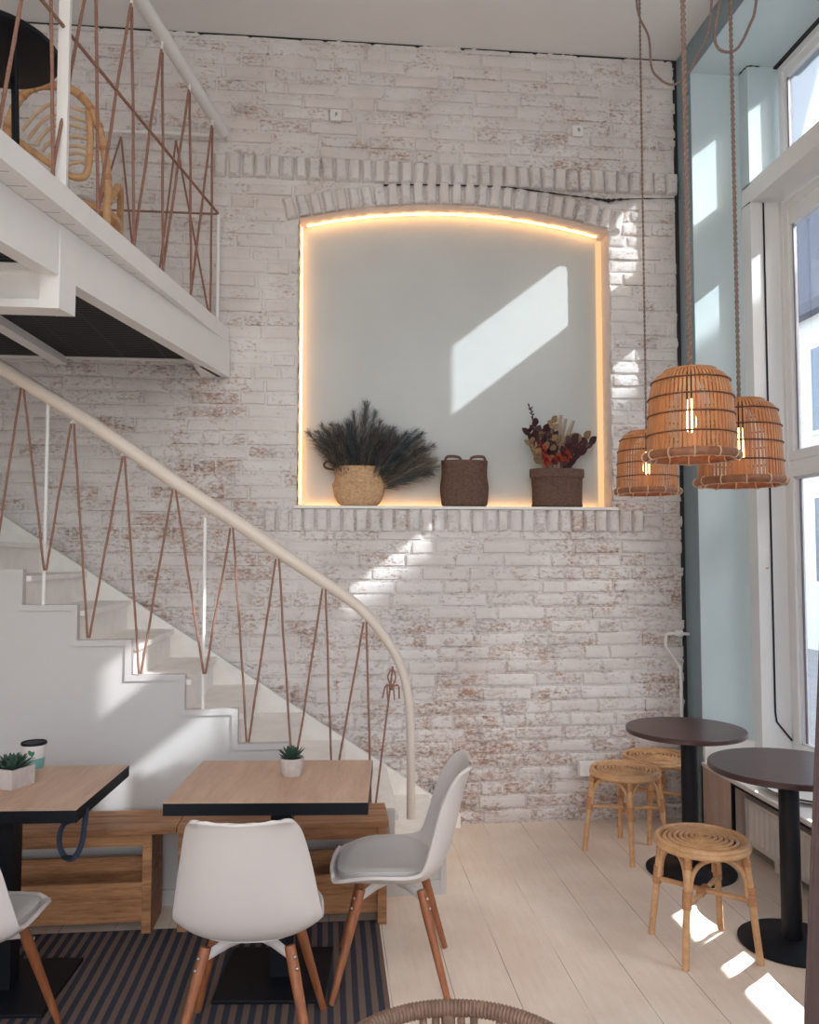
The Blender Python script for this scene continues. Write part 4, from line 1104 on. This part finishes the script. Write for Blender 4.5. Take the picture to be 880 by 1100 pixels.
# ------------------------------------------------------------------ foreground rattan chair (its back is in view)
rc_ = thing('rattan_armchair', 'brown wrapped rattan chair whose curved back tops the bottom frame edge', 'chair', (.200, 1.262, 0), R(-3))
W = .228; bo = []
for i in range(41):
    t = -1 + 2 * i / 40; a = t * 2.1
    # plan: a curved back rail, falling into arms
    x = W * math.sin(max(-1.57, min(1.57, a * .95))) * (1.0 if abs(t) < .75 else 1.0 + .05 * (abs(t) - .75) * 4)
    y = .22 - .24 * (1 - math.cos(min(1.57, abs(a) * .95))) - max(0, abs(t) - .75) * .9
    bo.append((x, y, 0.822 - .035 * abs(t) ** 3 - .10 * max(0, abs(t) - .6) / .4))
nb = 400; BP = smooth_path(bo, 10)
MB().tube(BP, [.0135 + .0010 * (1 if k % 3 else -1) for k in range(len(BP))], 10).build('back_rail', M['rattandark'], rc_)
sb_ = [(x * .86, y - .03, .44) for x, y, z in bo]
for k in range(1, 40):
    if k % 2 == 0 or k in (19, 21):
        if k == 20: continue
        a, b = Vector(bo[k]), Vector(sb_[k]); a.z -= .012
        MB().tube([a, lerp(a, b, .5), b], .0072, 7).build('spindle', M['rattandark'], rc_)
a, b = Vector(bo[20]), Vector(sb_[20])
MB().tube([a + Vector((0, .002, .008)), lerp(a, b, .1), b], [.013, .012, .012], 8).build('centre_post', M['rattandark'], rc_)
MB().tube(smooth_path([(x * .93, y - .012, .76) for x, y, z in bo[4:37]], 2), .006, 7).build('lower_rail', M['rattandark'], rc_)
MB().tube([(.235 * math.cos(2 * PI * k / 40), -.02 + .235 * math.sin(2 * PI * k / 40), .43) for k in range(40)], .016, 9, closed=True).lathe([(0, .425), (.23, .425), (.23, .44), (0, .442)], 32, (0, -.02, 0)).build('seat', M['rattandark'], rc_)
for sx in (-1, 1):
    for sy in (-1, 1): MB().cyl((sx * .17, -.02 + sy * .16, .425), (sx * .205, -.02 + sy * .19, 0), .015, .013).build('leg', M['rattandark'], rc_)

# ------------------------------------------------------------------ small fittings
def plate(label, px, py):
    p = at(px, py, 'y', YW - .012); t = thing('wall_bracket', label, 'bracket', (p.x, YW - .026, p.z), 0, 'small square brackets high on the brick wall')
    MB().bb(-.035, .035, -.006, .012, -.035, .035, bev=.003).build('plate', M['white'], t)
    MB().tube(smooth_path([(0, -.004, .008), (.0, -.026, .004), (.006, -.03, -.008), (-.004, -.02, -.012)], 5), .004, 7).build('hook', M['metal'], t)
plate('small square white hook plate high on the brick wall, left of the niche centre', 361, 125)
plate('small square white hook plate high on the brick wall, near the right pier', 620, 142)
t = thing('wall_socket', 'white double wall socket low on the brick wall behind the stool', 'socket', (1.60, YW - .03, .325))
MB().bb(-.085, .085, -.04, .02, -.042, .042, bev=.008).build('housing', M['white'], t)
for x in (-.042, .042):
    MB().lathe([(.0, .0), (.021, .0), (.026, -.012), (.028, -.012), (.028, .002), (0, .002)], 24, M=Matrix.Translation((x, -.0405, 0)) @ Matrix.Rotation(R(90), 4, 'X')).build('outlet', M['tarp'], t)
    MB().ball((x - .008, -.039, 0), .003, 5).ball((x + .008, -.039, 0), .003, 5).build('pin_holes', M['black'], t)
t = thing('heating_pipe', 'thin white pipe with valve coming out of the corner pier and down the bricks', 'pipe', (2.16, YW - .04, 0))
o = Vector((2.16, YW - .04, 0)); yy = YW - .045
pp = [(2.236, 1.135), (2.16, 1.14), (2.095, 1.14), (2.080, 1.12), (2.080, 1.06), (2.10, 1.03), (2.16, .945), (2.172, .90), (2.172, .5), (2.172, .12), (2.15, .09), (2.08, .09), (2.03, .12)]
P = smooth_path([Vector((x, yy, z)) - o for x, z in pp], 6)
MB().tube(P, .0095, 9).build('pipe_run', M['white'], t)
v_ = MB(); v_.tube([Vector((2.135, yy, 1.14)) - o, Vector((2.165, yy, 1.14)) - o], [.017, .017], 10).tube([Vector((2.165, yy, 1.14)) - o, Vector((2.185, yy, 1.14)) - o], [.022, .022], 8).tube([Vector((2.10, yy, 1.14)) - o, Vector((2.115, yy, 1.14)) - o], .014, 10)
v_.tube([Vector((2.15, yy, 1.14)) - o, Vector((2.15, yy, 1.165)) - o], .010, 8).build('valve', M['white'], t)
for z in (.93, .5): MB().bb(-.0, .024, .0, .05, z - .008, z + .008, Matrix.Translation((0, 0, 0))).build('clip', M['white'], t)
t = thing('wall_cable', 'black cable running down the white window post and bending at the bottom', 'cable', (2.622, JY - .115, .6))
o = t.location.copy()
MB().tube([Vector(q) - o for q in ((2.632, JY - .1145, 3.785), (2.632, JY - .1145, .70), (2.64, JY - .1145, .64), (2.73, JY - .118, .53))], .0055, 7).build('lead', M['black'], t)
t = thing('window_catch', 'tiny brass hook screwed into the white window post', 'hook', (2.60, JY - .116, 1.55))
MB().ball((0, 0, 0), .006, 6).tube([(0, 0, 0), (0, -.014, -.004), (.004, -.016, .008)], .0025, 6).build('hook', plain('brass', (.7, .5, .2, 1), .35, 1), t)
# tray and magazines on the sill
t = thing('oval_tray', 'white oval tray with a dark rim lying on the windowsill', 'tray', (2.42, 4.07, .392), R(0), 'oval trays on the windowsill')
m_ = MB(); m_.lathe([(0, .004), (.13, .006), (.16, .02), (.17, .032), (.166, .034), (.15, .02), (.12, .012), (0, .010)], 48); m_.v = [(x, y * 1.35, z) for x, y, z in m_.v]; m_.build('dish', M['tarp'], t)
m_ = MB(); m_.tube([(.17 * math.cos(2 * PI * k / 48), .2295 * math.sin(2 * PI * k / 48), .032) for k in range(48)], .004, 6, closed=True); m_.build('rim', M['black'], t)
t = thing('oval_tray', 'second white oval tray on the windowsill behind the near table column', 'tray', (2.46, 3.60, .392), R(8), 'oval trays on the windowsill')
m_ = MB(); m_.lathe([(0, .004), (.13, .006), (.16, .02), (.17, .032), (.166, .034), (.15, .02), (.12, .012), (0, .010)], 48); m_.v = [(x, y * 1.2, z) for x, y, z in m_.v]; m_.build('dish', M['tarp'], t)
m_ = MB(); m_.tube([(.17 * math.cos(2 * PI * k / 48), .204 * math.sin(2 * PI * k / 48), .032) for k in range(48)], .004, 6, closed=True); m_.build('rim', M['black'], t)
# curtain at the right
t = thing('curtain', 'dark brown cloth curtain hanging at the right frame edge', 'curtain', (1.72, 2.35, 0))
vs = []; fs = []; nu, nv = 60, 24; C0 = Vector((1.72, 2.35, 0))
for j in range(nv + 1):
    z = .03 + 2.5 * j / nv
    x0 = at(864.5, 1100, 'y', 2.35).x + (at(880, 700, 'y', 2.35).x - at(864.5, 1100, 'y', 2.35).x) * (z - .3) / 1.05
    for i in range(nu + 1):
        u = i / nu; x = x0 + .5 * u
        vs.append((x - C0.x, .018 * math.sin(u * 34) * (1 - .3 * z / 2.5) - .0 + .03 * u, z))
for j in range(nv):
    for i in range(nu): fs.append((j * (nu + 1) + i, j * (nu + 1) + i + 1, (j + 1) * (nu + 1) + i + 1, (j + 1) * (nu + 1) + i))
m_ = MB(); m_.add(vs, fs, True); o = m_.build('cloth', M['curtain'], t, ang=180); so = o.modifiers.new('s', 'SOLIDIFY'); so.thickness = .006
MB().cyl((-.02, .02, 2.54), (.75, .02, 2.54), .012).build('curtain_rod', M['black'], t)
for x in (.2, .70): MB().cyl((x, .02, 2.545), (x, .02, ZC), .006).build('rod_hanger', M['black'], t)

# ------------------------------------------------------------------ light
W_ = bpy.data.worlds.new('sky'); SC.world = W_; W_.use_nodes = True; nt = W_.node_tree; nt.nodes.clear()
sky = nt.nodes.new('ShaderNodeTexSky'); sky.sky_type = 'NISHITA'; sky.sun_disc = False; sky.sun_elevation = R(33); sky.sun_rotation = R(124); sky.air_density = 1.0; sky.dust_density = 3.0; sky.ozone_density = .6
bg = nt.nodes.new('ShaderNodeBackground'); wo = nt.nodes.new('ShaderNodeOutputWorld')
mx = nt.nodes.new('ShaderNodeMix'); mx.data_type = 'RGBA'; mx.inputs[0].default_value = .55; mx.inputs[7].default_value = (2.62, 2.5, 2.40, 1)
nt.links.new(sky.outputs[0], mx.inputs[6]); nt.links.new(mx.outputs[2], bg.inputs[0]); bg.inputs[1].default_value = .95; nt.links.new(bg.outputs[0], wo.inputs[0])
sd_ = Vector((-1.5, 1, -1.17)).normalized()
sun = bpy.data.lights.new('sun', 'SUN'); sun.energy = 4.3; sun.angle = R(.6); sun.color = (.95, .98, 1)
so_ = bpy.data.objects.new('sun', sun); COL.objects.link(so_); so_.rotation_euler = sd_.to_track_quat('-Z', 'Y').to_euler(); so_.location = (8, -4, 9)
def area(name, loc_, dirn, sx, sy, energy, col=(1, 1, 1), portal=False, spread=180):
    l = bpy.data.lights.new(name, 'AREA'); l.shape = 'RECTANGLE'; l.size = sx; l.size_y = sy; l.energy = energy; l.color = col; l.spread = R(spread)
    if portal: l.cycles.is_portal = True
    o = bpy.data.objects.new(name, l); COL.objects.link(o); o.location = loc_
    o.rotation_euler = Vector(dirn).to_track_quat('-Z', 'Z').to_euler(); return o
area('skylight_window_portal', (2.9, .8, 1.8), (-1, 0, 0), 7.0, 2.9, 1, portal=True)
area('skylight_rear_portal', (-.7, YB - .15, 2.4), (0, 1, 0), 5.3, 4.3, 1, portal=True)
# added soft fill from behind the camera; no lamp is known there
area('rear_ceiling_lamp', (-.3, -.6, 4.5), (0, .25, -1), 3.2, 2.2, 40, (1, .95, .9))
# lamp added above the street for an assumed pane reflection, grazing over the sill
bd_ = Vector((-.8, -.6, -.60)).normalized()
fc = Vector((1.635, 3.35, 0)); Lb = bpy.data.lights.new('pane_reflection', 'AREA'); Lb.shape = 'RECTANGLE'
u = (Vector((0, 1, 0)) - bd_ * bd_.y).normalized(); w_ = bd_.cross(u).normalized(); zx = -bd_
if u.cross(w_).dot(zx) < 0: w_ = -w_
Lb.size = 1.9 * (Vector((0, 1, 0)) - bd_ * bd_.y).length; Lb.size_y = .079; Lb.energy = 11; Lb.spread = R(.35); Lb.color = (1, .98, .96)  # narrow beam sized to cast the bright strip on the floor
ob = bpy.data.objects.new('pane_reflection', Lb); COL.objects.link(ob); cc = fc - bd_ * 8.6
ob.matrix_world = Matrix(((u.x, w_.x, zx.x, cc.x), (u.y, w_.y, zx.y, cc.y), (u.z, w_.z, zx.z, cc.z), (0, 0, 0, 1)))

# ------------------------------------------------------------------ colour management
vs_ = SC.view_settings; vs_.view_transform = 'Standard'; vs_.look = 'None'; vs_.exposure = 0.27; vs_.gamma = 1; vs_.use_curve_mapping = False
SC.display_settings.display_device = 'sRGB'
SC.cycles.max_bounces = 10; SC.cycles.diffuse_bounces = 6; SC.cycles.glossy_bounces = 4; SC.cycles.transparent_max_bounces = 16
SC.cycles.caustics_reflective = False; SC.cycles.caustics_refractive = False
SC.cycles.sample_clamp_indirect = 6; SC.cycles.use_denoising = True
